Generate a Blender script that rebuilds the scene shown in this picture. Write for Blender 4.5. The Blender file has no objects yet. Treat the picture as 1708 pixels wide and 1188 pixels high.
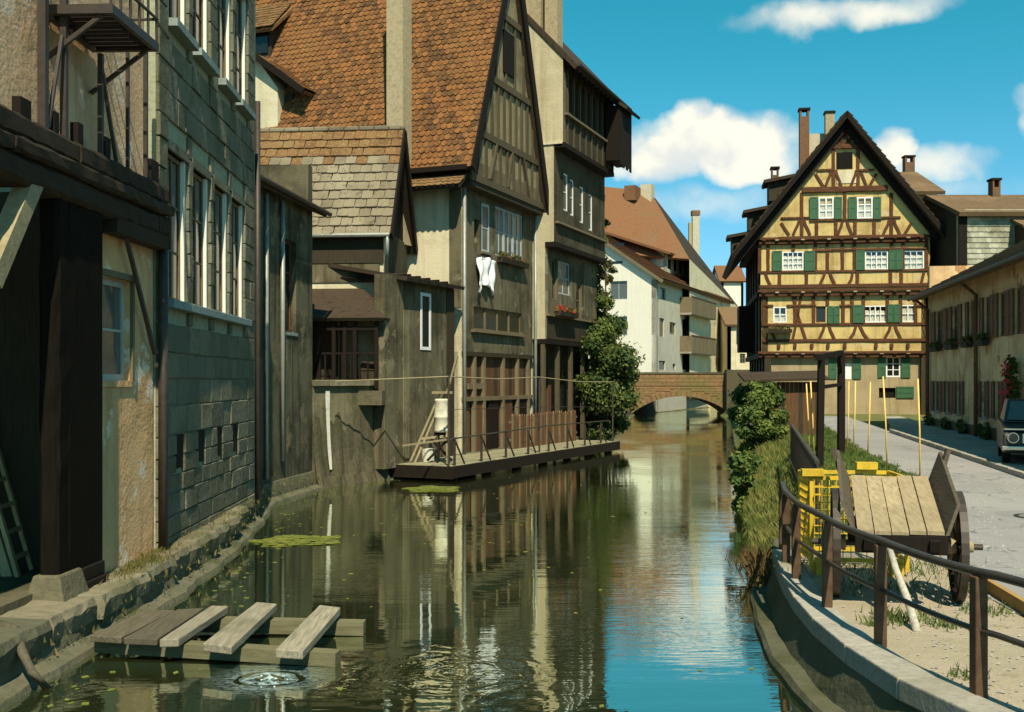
import bpy, bmesh, math, random
import numpy as np
from mathutils import Vector, Matrix

random.seed(7)
rng = np.random.default_rng(11)
R = math.radians
SC = bpy.context.scene
COL = SC.collection

# ------------------------------------------------------------------ camera, sky, sun, exposure
CAM_H, FPX, PX0, HY = 2.5, 1800.0, 854.0, 635.0     # eye height over the water, focal length and principal point (picture of 1708 px)
cam_d = bpy.data.cameras.new('camera')
cam = bpy.data.objects.new('camera', cam_d); COL.objects.link(cam)
cam.location = (0, 0, CAM_H); cam.rotation_euler = (R(90), 0, 0)
cam_d.sensor_width = 36.0; cam_d.lens = FPX / 1708.0 * 36.0
cam_d.shift_y = (HY - 594.0) / 1708.0
cam_d.clip_start = 0.1; cam_d.clip_end = 3000
SC.camera = cam

SUN_AZ, SUN_EL = -9.0, 52.0            # degrees to the left of straight behind (negative: right) the camera, elevation
world = bpy.data.worlds.new('World'); SC.world = world; world.use_nodes = True
wt = world.node_tree; wt.nodes.clear()
def WN(t, **kw):
    n = wt.nodes.new(t)
    for k, v in kw.items(): setattr(n, k, v)
    return n
w_out = WN('ShaderNodeOutputWorld'); w_bg = WN('ShaderNodeBackground')
w_bg.inputs['Strength'].default_value = 0.092
w_sky = WN('ShaderNodeTexSky', sky_type='NISHITA', sun_disc=False)
w_sky.sun_elevation = R(SUN_EL); w_sky.sun_rotation = R(180 + SUN_AZ)
w_sky.air_density = 1.0; w_sky.dust_density = 0.2; w_sky.ozone_density = 2.5; w_sky.altitude = 300
w_tint = WN('ShaderNodeMix', data_type='RGBA', blend_type='MULTIPLY')
w_tint.inputs[0].default_value = 1.0
wt.links.new(w_sky.outputs[0], w_tint.inputs[6])
w_tc = WN('ShaderNodeTexCoord')
w_noise = WN('ShaderNodeTexNoise'); w_noise.inputs['Scale'].default_value = 5.0; w_noise.inputs['Detail'].default_value = 8.0
w_noise.inputs['Roughness'].default_value = 0.6
wt.links.new(w_tc.outputs['Generated'], w_noise.inputs['Vector'])
def wmath(op, a, b=None, clamp=False):
    n = WN('ShaderNodeMath', operation=op); n.use_clamp = clamp
    for i, s in enumerate((a, b)):
        if s is None: continue
        if isinstance(s, (int, float)): n.inputs[i].default_value = s
        else: wt.links.new(s, n.inputs[i])
    return n.outputs[0]
w_sep = WN('ShaderNodeSeparateXYZ'); wt.links.new(w_tc.outputs['Generated'], w_sep.inputs[0])
w_az = wmath('ARCTAN2', w_sep.outputs[0], w_sep.outputs[1])
w_el = wmath('ARCSINE', w_sep.outputs[2])
w_cast = WN('ShaderNodeMix', data_type='RGBA')          # the cyan cast of the colour print, paler towards the horizon
w_cr = WN('ShaderNodeMapRange', interpolation_type='SMOOTHSTEP'); w_cr.inputs[1].default_value = 0.02; w_cr.inputs[2].default_value = 0.34
wt.links.new(w_el, w_cr.inputs[0]); wt.links.new(w_cr.outputs[0], w_cast.inputs[0])
w_cast.inputs[6].default_value = (0.62, 0.94, 1.12, 1); w_cast.inputs[7].default_value = (0.17, 1.14, 0.98, 1)
wt.links.new(w_cast.outputs[2], w_tint.inputs[7])
# fair-weather clouds: (azimuth, elevation, half width, half height, density), all round the horizon
clouds = [(0.180, 0.214, 0.088, 0.033, 1.0), (0.135, 0.205, 0.05, 0.030, .95), (0.215, 0.196, 0.05, 0.024, .8), (0.15, 0.232, 0.035, 0.022, .8),
          (0.295, 0.312, 0.10, 0.016, .60), (0.355, 0.197, 0.022, 0.018, .8), (0.375, 0.182, 0.05, 0.02, .5), (0.47, 0.215, 0.035, 0.03, .95), (0.14, 0.155, 0.14, 0.022, .34), (0.30, 0.16, 0.16, 0.022, .36),
          (0.95, 0.22, 0.16, 0.05, 1.0), (1.6, 0.20, 0.2, 0.05, 1.0), (2.3, 0.25, 0.2, 0.05, 1.0), (3.0, 0.2, 0.2, 0.05, 1.0),
          (-2.5, 0.24, 0.2, 0.05, 1.0), (-1.8, 0.2, 0.2, 0.05, 1.0), (-1.1, 0.24, 0.18, 0.05, 1.0), (-0.5, 0.22, 0.14, 0.05, 1.0),
          (0.7, 0.6, 0.3, 0.08, .7), (-0.9, 0.7, 0.3, 0.08, .7), (2.0, 0.65, 0.3, 0.08, .7), (-2.2, 0.6, 0.3, 0.08, .7)]
# ragged outlines: the cloud coordinates are warped by two octaves of noise
def wnoise(scale, off, detail=3.0):
    mp = WN('ShaderNodeMapping'); mp.inputs['Location'].default_value = off; wt.links.new(w_tc.outputs['Generated'], mp.inputs[0])
    q = WN('ShaderNodeTexNoise'); q.inputs['Scale'].default_value = scale; q.inputs['Detail'].default_value = detail; wt.links.new(mp.outputs[0], q.inputs['Vector'])
    return wmath('SUBTRACT', q.outputs[0], 0.5)
w_az = wmath('ADD', w_az, wmath('ADD', wmath('MULTIPLY', wnoise(9, (3, 1, 2)), .10), wmath('MULTIPLY', wnoise(40, (1, 5, 2), 5), .030)))
w_el = wmath('ADD', w_el, wmath('ADD', wmath('MULTIPLY', wnoise(9, (8, 4, 6)), .045), wmath('MULTIPLY', wnoise(40, (2, 7, 9), 5), .022)))
acc = None
for (az, el, wx, wy, den) in clouds:
    dx = wmath('DIVIDE', wmath('SUBTRACT', w_az, az), wx)
    dy = wmath('DIVIDE', wmath('SUBTRACT', w_el, el), wy)
    d2 = wmath('ADD', wmath('MULTIPLY', dx, dx), wmath('MULTIPLY', dy, dy))
    m = wmath('MULTIPLY', wmath('MAXIMUM', wmath('SUBTRACT', 1.35, d2), 0.0), den)
    acc = m if acc is None else wmath('MAXIMUM', acc, m)
w_noise2 = WN('ShaderNodeTexNoise'); w_noise2.inputs['Scale'].default_value = 16.0; w_noise2.inputs['Detail'].default_value = 9.0
wt.links.new(w_tc.outputs['Generated'], w_noise2.inputs['Vector'])
w_nm = wmath('ADD', wmath('MULTIPLY', w_noise.outputs[0], 1.5), wmath('MULTIPLY', w_noise2.outputs[0], 1.5))
w_cl = wmath('MULTIPLY', acc, wmath('SUBTRACT', w_nm, 0.55))
w_mr = WN('ShaderNodeMapRange', interpolation_type='SMOOTHSTEP')
w_mr.inputs[1].default_value = 0.12; w_mr.inputs[2].default_value = 1.0
wt.links.new(w_cl, w_mr.inputs[0])
w_mix = WN('ShaderNodeMix', data_type='RGBA')
wt.links.new(w_mr.outputs[0], w_mix.inputs[0]); wt.links.new(w_tint.outputs[2], w_mix.inputs[6])
w_cs = WN('ShaderNodeMix', data_type='RGBA'); w_sh = WN('ShaderNodeMapRange', interpolation_type='SMOOTHSTEP'); w_sh.inputs[1].default_value = .42; w_sh.inputs[2].default_value = .60
wt.links.new(w_noise2.outputs[0], w_sh.inputs[0]); wt.links.new(w_sh.outputs[0], w_cs.inputs[0])
w_cs.inputs[6].default_value = (6.6, 6.9, 6.7, 1); w_cs.inputs[7].default_value = (9.0, 8.6, 7.3, 1); wt.links.new(w_cs.outputs[2], w_mix.inputs[7])
wt.links.new(w_mix.outputs[2], w_bg.inputs['Color']); wt.links.new(w_bg.outputs[0], w_out.inputs[0])

sun_d = bpy.data.lights.new('sun', 'SUN'); sun_d.energy = 5.0; sun_d.angle = R(0.55); sun_d.color = (1.0, 0.90, 0.70)
sun = bpy.data.objects.new('sun', sun_d); COL.objects.link(sun)
_to = Vector((-math.sin(R(SUN_AZ)) * math.cos(R(SUN_EL)), -math.cos(R(SUN_AZ)) * math.cos(R(SUN_EL)), math.sin(R(SUN_EL))))
sun.rotation_euler = _to.to_track_quat('Z', 'Y').to_euler(); sun.location = (-8, -20, 40)

vs = SC.view_settings
SC.display_settings.display_device = 'sRGB'
vs.view_transform = 'Standard'; vs.look = 'None'; vs.exposure = 0.40; vs.gamma = 1.0; vs.use_curve_mapping = False
SC.cycles.use_denoising = True
SC.cycles.max_bounces = 6; SC.cycles.diffuse_bounces = 3; SC.cycles.glossy_bounces = 3; SC.cycles.transparent_max_bounces = 6
SC.cycles.caustics_reflective = False; SC.cycles.caustics_refractive = False

# ------------------------------------------------------------------ materials
class NT:
    """small helper round a material's node tree"""
    def __init__(s, name, rough=0.85):
        s.m = bpy.data.materials.new(name); s.m.use_nodes = True
        s.t = s.m.node_tree; s.b = s.t.nodes['Principled BSDF']; s.out = s.t.nodes['Material Output']
        s.b.inputs['Roughness'].default_value = rough
        if rough > .6: s.b.inputs['Specular IOR Level'].default_value = 0.15
        g = s.t.nodes.new('ShaderNodeNewGeometry'); s.pos = g.outputs['Position']; s.isl = g.outputs['Random Per Island']
        s.objr = s.t.nodes.new('ShaderNodeObjectInfo').outputs['Random']
    def link(s, a, b): s.t.links.new(a, b)
    def val(s, sock, v):
        if isinstance(v, (int, float)): sock.default_value = v
        elif isinstance(v, (tuple, list)): sock.default_value = tuple(v) + ((1,) if len(v) == 3 and sock.type == 'RGBA' else ())
        else: s.link(v, sock)
    def math(s, op, a, b=0.0, clamp=False):
        n = s.t.nodes.new('ShaderNodeMath'); n.operation = op; n.use_clamp = clamp
        s.val(n.inputs[0], a); s.val(n.inputs[1], b); return n.outputs[0]
    def vec(s, scale=(1, 1, 1), loc=(0, 0, 0), rot=(0, 0, 0), src=None):
        n = s.t.nodes.new('ShaderNodeMapping'); n.inputs['Scale'].default_value = scale
        n.inputs['Location'].default_value = loc; n.inputs['Rotation'].default_value = rot
        s.link(src or s.pos, n.inputs['Vector']); return n.outputs[0]
    def noise(s, scale=5, detail=4, rough=0.55, vec=None, dist=0.0):
        n = s.t.nodes.new('ShaderNodeTexNoise'); n.inputs['Scale'].default_value = scale
        n.inputs['Detail'].default_value = detail; n.inputs['Roughness'].default_value = rough; n.inputs['Distortion'].default_value = dist
        s.link(vec or s.pos, n.inputs['Vector']); return n.outputs[0]
    def ramp(s, fac, a, b):
        n = s.t.nodes.new('ShaderNodeMapRange'); n.interpolation_type = 'SMOOTHSTEP'
        s.link(fac, n.inputs[0]); n.inputs[1].default_value = a; n.inputs[2].default_value = b; return n.outputs[0]
    def mix(s, fac, a, b, mode='MIX'):
        n = s.t.nodes.new('ShaderNodeMix'); n.data_type = 'RGBA'; n.blend_type = mode
        s.val(n.inputs[0], fac); s.val(n.inputs[6], a); s.val(n.inputs[7], b); return n.outputs[2]
    def rnd(s): return s.math('FRACT', s.math('ADD', s.objr, s.isl))
    def bump(s, h, strength=0.4, dist=0.02):
        n = s.t.nodes.new('ShaderNodeBump'); n.inputs['Strength'].default_value = strength; n.inputs['Distance'].default_value = dist
        s.link(h, n.inputs['Height']); s.link(n.outputs[0], s.b.inputs['Normal'])
    def color(s, c): s.val(s.b.inputs['Base Color'], c)

def mul(c, k): return tuple(x * k for x in c)
def plaster(name, col, dirt=None, stain=0.6, rough=0.92, bump=0.5, patch=None):
    n = NT(name, rough); dirt = dirt or mul(col, 0.42)
    a = n.ramp(n.noise(0.9, 5, 0.62), 0.40, 0.68)
    st = n.ramp(n.noise(2.2, 5, 0.6, n.vec((2.2, 2.2, 0.16))), 0.47, 0.72)
    f = n.noise(22, 4, 0.6)
    c = n.mix(n.math('MULTIPLY', a, stain), col, dirt)
    c = n.mix(n.math('MULTIPLY', st, stain), c, mul(dirt, 0.8))
    if patch: c = n.mix(n.ramp(n.noise(1.7, 6, 0.65, n.vec((1, 1, 1), (7, 3, 2))), 0.58, 0.62), c, patch)
    c = n.mix(0.35, c, n.mix(f, (0.35, 0.35, 0.35), (1, 1, 1)), 'MULTIPLY')
    n.color(c); n.bump(n.math('ADD', f, n.math('MULTIPLY', a, 1.5)), bump, 0.015); return n.m
def wood(name, col, var=0.5, rough=0.8, axis='z', dirt=None):
    n = NT(name, rough)
    sc = {'z': (14, 14, 1.1), 'y': (14, 1.1, 14), 'x': (1.1, 14, 14), 'n': (6, 6, 6)}[axis]
    g = n.noise(2.4, 6, 0.65, n.vec(sc), 0.4)
    a = n.noise(1.3, 3)
    c = n.mix(n.math('MULTIPLY', n.ramp(g, 0.35, 0.7), var), col, mul(col, 0.35))
    c = n.mix(n.math('MULTIPLY', n.rnd(), 0.45), c, mul(col, 0.55))
    c = n.mix(n.math('MULTIPLY', n.ramp(a, 0.5, 0.75), 0.5), c, dirt or mul(col, 0.5))
    n.color(c); n.bump(g, 0.5, 0.01); return n.m
def stone(name, col, alt, moss=None, rough=0.9, bump=0.9, bscale=9):
    n = NT(name, rough)
    a = n.noise(bscale, 6, 0.65); b = n.noise(1.1, 4)
    c = n.mix(n.rnd(), col, alt)
    c = n.mix(n.math('MULTIPLY', n.ramp(a, 0.4, 0.75), 0.6), c, mul(col, 0.45))
    if moss: c = n.mix(n.math('MULTIPLY', n.ramp(b, 0.45, 0.66), 0.75), c, moss)
    n.color(c); n.bump(a, bump, 0.03); return n.m
def tilemat(name, c1, c2, c3, lichen=(0.32, 0.27, 0.10)):
    n = NT(name, 0.85); r = n.rnd()
    c = n.mix(r, c1, c2)
    c = n.mix(n.ramp(n.noise(0.55, 4), 0.45, 0.7), c, n.mix(r, c3, c1))
    c = n.mix(n.math('MULTIPLY', n.ramp(n.noise(14, 5), 0.5, 0.72), 0.6), c, lichen)
    c = n.mix(n.math('MULTIPLY', n.ramp(n.noise(7, 4), 0.55, 0.7), 0.6), c, mul(c2, 0.4))
    n.color(c); n.bump(n.noise(30, 3), 0.4, 0.01); return n.m
def plain(name, col, rough=0.6, metal=0.0, var=0.35, scale=6):
    n = NT(name, rough); a = n.noise(scale, 5, 0.65)
    c = n.mix(n.math('MULTIPLY', n.ramp(a, 0.4, 0.72), var), col, mul(col, 0.4))
    n.color(c); n.b.inputs['Metallic'].default_value = metal; n.bump(n.noise(40, 3), 0.15, 0.005); return n.m
def leafmat(name, c1, c2, c3=None):
    n = NT(name, 0.65); c = n.mix(n.rnd(), c1, c2)
    if c3: c = n.mix(n.ramp(n.noise(1.4, 3), 0.45, 0.65), c, c3)
    n.color(c)
    tr = n.t.nodes.new('ShaderNodeBsdfTranslucent'); n.link(c, tr.inputs[0])
    mx = n.t.nodes.new('ShaderNodeMixShader'); mx.inputs[0].default_value = 0.25
    n.link(n.b.outputs[0], mx.inputs[1]); n.link(tr.outputs[0], mx.inputs[2]); n.link(mx.outputs[0], n.out.inputs[0]); return n.m
def glassmat(name, tint=(0.5, 0.55, 0.5), gloss=0.12):
    n = NT(name, 0.05); t = n.t
    tr = t.nodes.new('ShaderNodeBsdfTransparent'); tr.inputs[0].default_value = tint + (1,)
    gl = t.nodes.new('ShaderNodeBsdfGlossy'); gl.inputs['Roughness'].default_value = 0.04
    fr = t.nodes.new('ShaderNodeLayerWeight'); fr.inputs['Blend'].default_value = 0.5      # thin pane: the same from both sides
    b = t.nodes.new('ShaderNodeBump'); b.inputs['Strength'].default_value = 0.12; b.inputs['Distance'].default_value = 0.01
    n.link(n.noise(3, 2), b.inputs['Height']); n.link(b.outputs[0], gl.inputs['Normal'])
    mx = t.nodes.new('ShaderNodeMixShader')
    n.link(n.math('ADD', n.math('MULTIPLY', n.math('POWER', fr.outputs['Facing'], 5.0), .9), gloss, True), mx.inputs[0]); n.link(tr.outputs[0], mx.inputs[1]); n.link(gl.outputs[0], mx.inputs[2])
    n.link(mx.outputs[0], n.out.inputs[0]); return n.m

M = {}
M['gallery_plaster'] = plaster('gallery_plaster', (0.78, 0.51, 0.30), (0.42, 0.25, 0.12), 0.6, patch=(0.82, 0.60, 0.42))
M['ground_plaster'] = plaster('ground_plaster', (0.86, 0.52, 0.25), (0.52, 0.28, 0.11), 0.6, patch=(0.90, 0.72, 0.52))
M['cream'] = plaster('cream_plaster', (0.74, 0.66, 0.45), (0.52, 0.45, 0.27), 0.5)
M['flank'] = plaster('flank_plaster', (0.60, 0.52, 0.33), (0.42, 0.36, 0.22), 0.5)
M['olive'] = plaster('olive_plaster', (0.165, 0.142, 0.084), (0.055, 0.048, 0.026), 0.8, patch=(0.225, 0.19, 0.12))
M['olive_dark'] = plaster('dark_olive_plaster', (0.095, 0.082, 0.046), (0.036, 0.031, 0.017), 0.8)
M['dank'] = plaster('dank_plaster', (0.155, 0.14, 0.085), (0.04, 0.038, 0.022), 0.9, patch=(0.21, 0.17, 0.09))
M['garden_plaster'] = plaster('garden_wall_plaster', (0.24, 0.21, 0.12), (0.08, 0.075, 0.04), 0.85, patch=(0.16, 0.14, 0.08))
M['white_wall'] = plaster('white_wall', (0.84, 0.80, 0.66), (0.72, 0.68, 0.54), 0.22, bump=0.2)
M['side_wall'] = plaster('white_side_wall', (0.58, 0.55, 0.43), (0.40, 0.37, 0.28), 0.35, bump=0.2)  # the white wall again, darker: shade of the canal side put into the colour
M['ochre'] = plaster('ochre_panel', (0.68, 0.51, 0.20), (0.40, 0.27, 0.10), 0.7, bump=0.5, patch=(0.60, 0.47, 0.25))
M['ochre_dull'] = plaster('dull_ochre_plaster', (0.42, 0.33, 0.19), (0.26, 0.19, 0.10), 0.5, bump=0.3)
M['row_plaster'] = plaster('row_house_plaster', (0.90, 0.66, 0.36), (0.50, 0.30, 0.14), 0.6, patch=(0.52, 0.29, 0.13))
M['lime'] = plaster('lime_wash', (0.80, 0.77, 0.64), (0.5, 0.46, 0.33), 0.3)
M['ashlar'] = stone('ashlar', (0.245, 0.225, 0.150), (0.140, 0.135, 0.095), (0.11, 0.105, 0.06))
M['mortar'] = stone('mortar', (0.36, 0.37, 0.25), (0.30, 0.31, 0.20), None, bump=0.4)
M['sill_stone'] = stone('sill_stone', (0.30, 0.36, 0.33), (0.24, 0.28, 0.25), None, bump=0.3)
M['quay'] = stone('quay_stone', (0.17, 0.16, 0.10), (0.11, 0.105, 0.065), (0.055, 0.065, 0.022), bscale=6)
M['quay_cap'] = stone('quay_cap_stone', (0.27, 0.24, 0.16), (0.17, 0.14, 0.085), (0.10, 0.10, 0.045), bscale=7)
M['brick'] = stone('bridge_stone', (0.30, 0.17, 0.08), (0.20, 0.13, 0.065), (0.17, 0.15, 0.05), bscale=5)
M['old_stone'] = stone('old_wall_stone', (0.14, 0.125, 0.075), (0.10, 0.085, 0.05), (0.06, 0.065, 0.03))
M['concrete'] = stone('concrete', (0.40, 0.37, 0.30), (0.35, 0.32, 0.26), (0.24, 0.22, 0.15), bump=0.45, bscale=14)
M['wet_wall'] = stone('mossy_retaining_wall', (0.13, 0.125, 0.075), (0.10, 0.10, 0.06), (0.055, 0.062, 0.022), bump=0.7, bscale=7)
M['tile'] = tilemat('clay_tile', (0.245, 0.100, 0.032), (0.080, 0.042, 0.020), (0.165, 0.088, 0.034), (0.30, 0.20, 0.065))
M['tile_old'] = tilemat('old_clay_tile', (0.205, 0.105, 0.042), (0.12, 0.066, 0.03), (0.19, 0.125, 0.058))
M['tile_grey'] = tilemat('weathered_grey_tile', (0.235, 0.195, 0.125), (0.15, 0.125, 0.082), (0.28, 0.24, 0.165), (0.21, 0.175, 0.085))
M['tile_red'] = tilemat('red_roof_tile', (0.20, 0.092, 0.042), (0.14, 0.066, 0.032), (0.18, 0.10, 0.05), (0.20, 0.13, 0.06))
M['tile_dark'] = tilemat('dark_roof_tile', (0.060, 0.042, 0.026), (0.036, 0.026, 0.017), (0.05, 0.036, 0.02), (0.075, 0.058, 0.03))
M['tile_brown'] = tilemat('brown_roof_tile', (0.20, 0.125, 0.065), (0.13, 0.085, 0.045), (0.17, 0.115, 0.06), (0.2, 0.15, 0.07))
M['shingle'] = stone('pale_shingle', (0.46, 0.45, 0.34), (0.27, 0.26, 0.18), (0.15, 0.14, 0.085), bscale=4)
M['black_wood'] = wood('blackened_timber', (0.017, 0.012, 0.008))
M['shade_black_wood'] = wood('sooty_door', (0.012, 0.010, 0.007))  # near-black: the gloom of the open bay put into the timber colour
M['black_wood_y'] = wood('blackened_beam', (0.040, 0.030, 0.018), axis='y')
M['shade_black_wood'].node_tree.nodes['Principled BSDF'].inputs['Specular IOR Level'].default_value = 0.03
M['half_timber'] = wood('half_timber', (0.125, 0.054, 0.026), 0.5, axis='n')
M['grey_stud'] = wood('weathered_stud', (0.11, 0.088, 0.05), 0.5)
M['board_dark'] = wood('dark_boarding', (0.060, 0.048, 0.028), 0.6)
M['board_brown'] = wood('brown_boarding', (0.155, 0.078, 0.038), 0.6)
M['board_grey'] = wood('grey_boarding', (0.22, 0.175, 0.10), 0.6)
M['plank'] = wood('weathered_plank', (0.36, 0.32, 0.225), 0.75, axis='y', dirt=(0.10, 0.10, 0.06))
M['plank_dark'] = wood('wet_plank', (0.135, 0.118, 0.078), 0.7, axis='y')
M['plank_wet_x'] = wood('wet_beam', (0.20, 0.185, 0.10), 0.6, axis='x')
M['deck'] = wood('walkway_plank', (0.34, 0.31, 0.19), 0.6, axis='n')
M['cart_plank'] = wood('cart_plank', (0.44, 0.345, 0.20), 0.6, axis='y')
M['cart_dark'] = wood('cart_side_board', (0.12, 0.095, 0.065), 0.5, axis='y')
M['pale_wood'] = wood('pale_timber', (0.40, 0.33, 0.19), 0.5, axis='n')
M['ladder'] = wood('ladder_wood', (0.55, 0.42, 0.22), 0.5)
M['prop'] = wood('bleached_prop', (0.52, 0.48, 0.38), 0.6)
M['white_paint'] = plain('white_paint', (0.82, 0.82, 0.78), 0.5, var=0.15)
M['jamb_paint'] = plain('white_jamb', (0.78, 0.74, 0.64), 0.5, var=0.12)
M['grey_paint'] = plain('grey_paint', (0.40, 0.42, 0.36), 0.6)
M['blue_paint'] = plain('pale_blue_paint', (0.42, 0.47, 0.46), 0.6, var=0.3)
M['green_paint'] = plain('green_shutter_paint', (0.032, 0.105, 0.042), 0.55, var=0.4)
M['rust_paint'] = plain('faded_shutter_paint', (0.20, 0.10, 0.055), 0.7, var=0.5)
M['yellow'] = plain('yellow_paint', (0.66, 0.43, 0.02), 0.6, var=0.6)
M['yellow_pole'] = plain('yellow_pole_paint', (0.80, 0.56, 0.15), 0.6, var=0.3)
M['iron'] = plain('dark_iron', (0.050, 0.036, 0.026), 0.55, 0.2, 0.6, 9)
M['rail_top'] = plain('worn_rail', (0.085, 0.068, 0.050), 0.38, 0.45, 0.6, 9)
M['rail_post'] = plain('rusty_post', (0.115, 0.066, 0.038), 0.7, 0.1, 0.7, 8)
M['zinc'] = plain('zinc', (0.28, 0.29, 0.25), 0.5, 0.3)
M['chimney'] = stone('chimney_render', (0.44, 0.36, 0.22), (0.38, 0.30, 0.17), None, bump=0.4)
M['chimney_brick'] = stone('chimney_brick', (0.24, 0.12, 0.06), (0.17, 0.09, 0.05), (0.10, 0.085, 0.05), bump=0.6, bscale=12)
M['chimney_pale'] = stone('pale_chimney', (0.56, 0.50, 0.36), (0.5, 0.44, 0.3), None, bump=0.3)
M['soot'] = plain('soot', (0.018, 0.015, 0.012), 0.9)
M['room_shade'] = plain('dark_interior', (0.010, 0.009, 0.008), 0.9)  # near-black sheets and walls: the shade inside openings put into the colour
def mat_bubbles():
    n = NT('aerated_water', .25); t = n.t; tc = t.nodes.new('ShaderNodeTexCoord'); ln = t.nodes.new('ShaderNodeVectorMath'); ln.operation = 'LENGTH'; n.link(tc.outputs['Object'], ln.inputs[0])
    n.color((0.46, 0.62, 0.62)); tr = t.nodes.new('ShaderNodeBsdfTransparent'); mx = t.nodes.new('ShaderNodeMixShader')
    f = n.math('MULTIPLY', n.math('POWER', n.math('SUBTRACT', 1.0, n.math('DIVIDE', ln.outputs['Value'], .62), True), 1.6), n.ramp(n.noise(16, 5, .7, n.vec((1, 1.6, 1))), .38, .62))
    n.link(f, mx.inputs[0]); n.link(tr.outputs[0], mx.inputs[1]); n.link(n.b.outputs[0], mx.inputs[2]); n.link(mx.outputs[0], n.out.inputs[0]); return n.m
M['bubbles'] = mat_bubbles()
M['foam'] = plain('foam', (0.75, 0.85, 0.85), 0.35, var=0.1)
M['pebble'] = stone('pebble', (0.42, 0.39, 0.33), (0.28, 0.26, 0.22), None, bump=.3)
M['pane'] = plain('dark_glass', (0.014, 0.016, 0.014), 0.07, 0, 0.2)
M['pane_blue'] = plain('sky_glass', (0.10, 0.115, 0.105), 0.08, 0, 0.4)
M['glass'] = glassmat('clear_glass', (0.95, 0.96, 0.94), 0.05)
M['curtain'] = plain('white_curtain', (0.80, 0.77, 0.66), 0.9, var=0.25, scale=9)
M['cloth'] = plain('white_cloth', (0.88, 0.87, 0.84), 0.9, var=0.08)
M['drum'] = plain('pale_drum', (0.66, 0.62, 0.46), 0.7, var=0.5)
M['red'] = leafmat('red_petal', (0.62, 0.03, 0.03), (0.75, 0.08, 0.08))
M['red_mix'] = leafmat('pink_petal', (0.60, 0.10, 0.08), (0.70, 0.22, 0.12))
M['leaf'] = leafmat('shrub_leaf', (0.065, 0.105, 0.025), (0.135, 0.165, 0.040), (0.045, 0.078, 0.026))
M['leaf_bank'] = leafmat('bank_leaf', (0.085, 0.145, 0.032), (0.185, 0.230, 0.050), (0.060, 0.110, 0.032))
M['young_leaf'] = leafmat('young_leaf', (0.16, 0.20, 0.04), (0.24, 0.25, 0.06))
M['ivy'] = leafmat('ivy_leaf', (0.070, 0.085, 0.024), (0.135, 0.130, 0.038))
M['leaf_tree'] = leafmat('tree_leaf', (0.024, 0.044, 0.018), (0.048, 0.064, 0.022))
M['grass'] = leafmat('grass_blade', (0.16, 0.18, 0.045), (0.28, 0.25, 0.075), (0.10, 0.15, 0.035))
M['grass_green'] = leafmat('lawn_blade', (0.085, 0.135, 0.030), (0.145, 0.185, 0.045), (0.07, 0.12, 0.03))
M['moss_weed'] = leafmat('quay_weed', (0.12, 0.12, 0.035), (0.20, 0.17, 0.06))
M['algae'] = leafmat('algae', (0.16, 0.20, 0.035), (0.26, 0.27, 0.06))
M['reed'] = leafmat('dry_reed', (0.20, 0.13, 0.05), (0.11, 0.075, 0.03))
M['bark'] = wood('bark', (0.07, 0.05, 0.03))
M['tyre'] = plain('tyre_rubber', (0.015, 0.014, 0.013), 0.8)
M['car_paint'] = plain('dark_car_paint', (0.040, 0.034, 0.026), 0.3, 0.1, 0.2)
M['chrome'] = plain('chrome', (0.55, 0.5, 0.42), 0.2, 0.9, 0.1)
M['lamp_glass'] = plain('lamp_glass', (0.10, 0.09, 0.08), 0.15)

# ------------------------------------------------------------------ geometry helpers
def G(px, py, z=0.0):
    """point of height z seen at a picture position"""
    Y = FPX * (CAM_H - z) / (py - HY)
    return Vector(((px - PX0) / FPX * Y, Y, z))
class Frame:
    """upright facade frame: x along the facade, y into the building, z up; a = bearing of x, degrees from +Y to +X"""
    def __init__(s, x, y, a, z=0.0):
        s.o = Vector((x, y, z)); s.a = a
        s.ex = Vector((math.sin(R(a)), math.cos(R(a)), 0)); s.ey = Vector((-s.ex.y, s.ex.x, 0))
        s.rot = math.atan2(s.ex.y, s.ex.x)
    def _ray(s, px, py): return Vector(((px - PX0) / FPX, 1.0, (HY - py) / FPX))
    def P(s, px, py, v=0.0):
        d = s._ray(px, py); c = Vector((0, 0, CAM_H)) - s.o
        t = (v - c.dot(s.ey)) / d.dot(s.ey); p = c + d * t
        return p.dot(s.ex), p.z
    def S(s, px, py, u=0.0):
        d = s._ray(px, py); c = Vector((0, 0, CAM_H)) - s.o
        t = (u - c.dot(s.ex)) / d.dot(s.ex); p = c + d * t
        return p.dot(s.ey), p.z
    def W(s, x, y, z=0.0): return s.o + s.ex * x + s.ey * y + Vector((0, 0, z))

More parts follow.
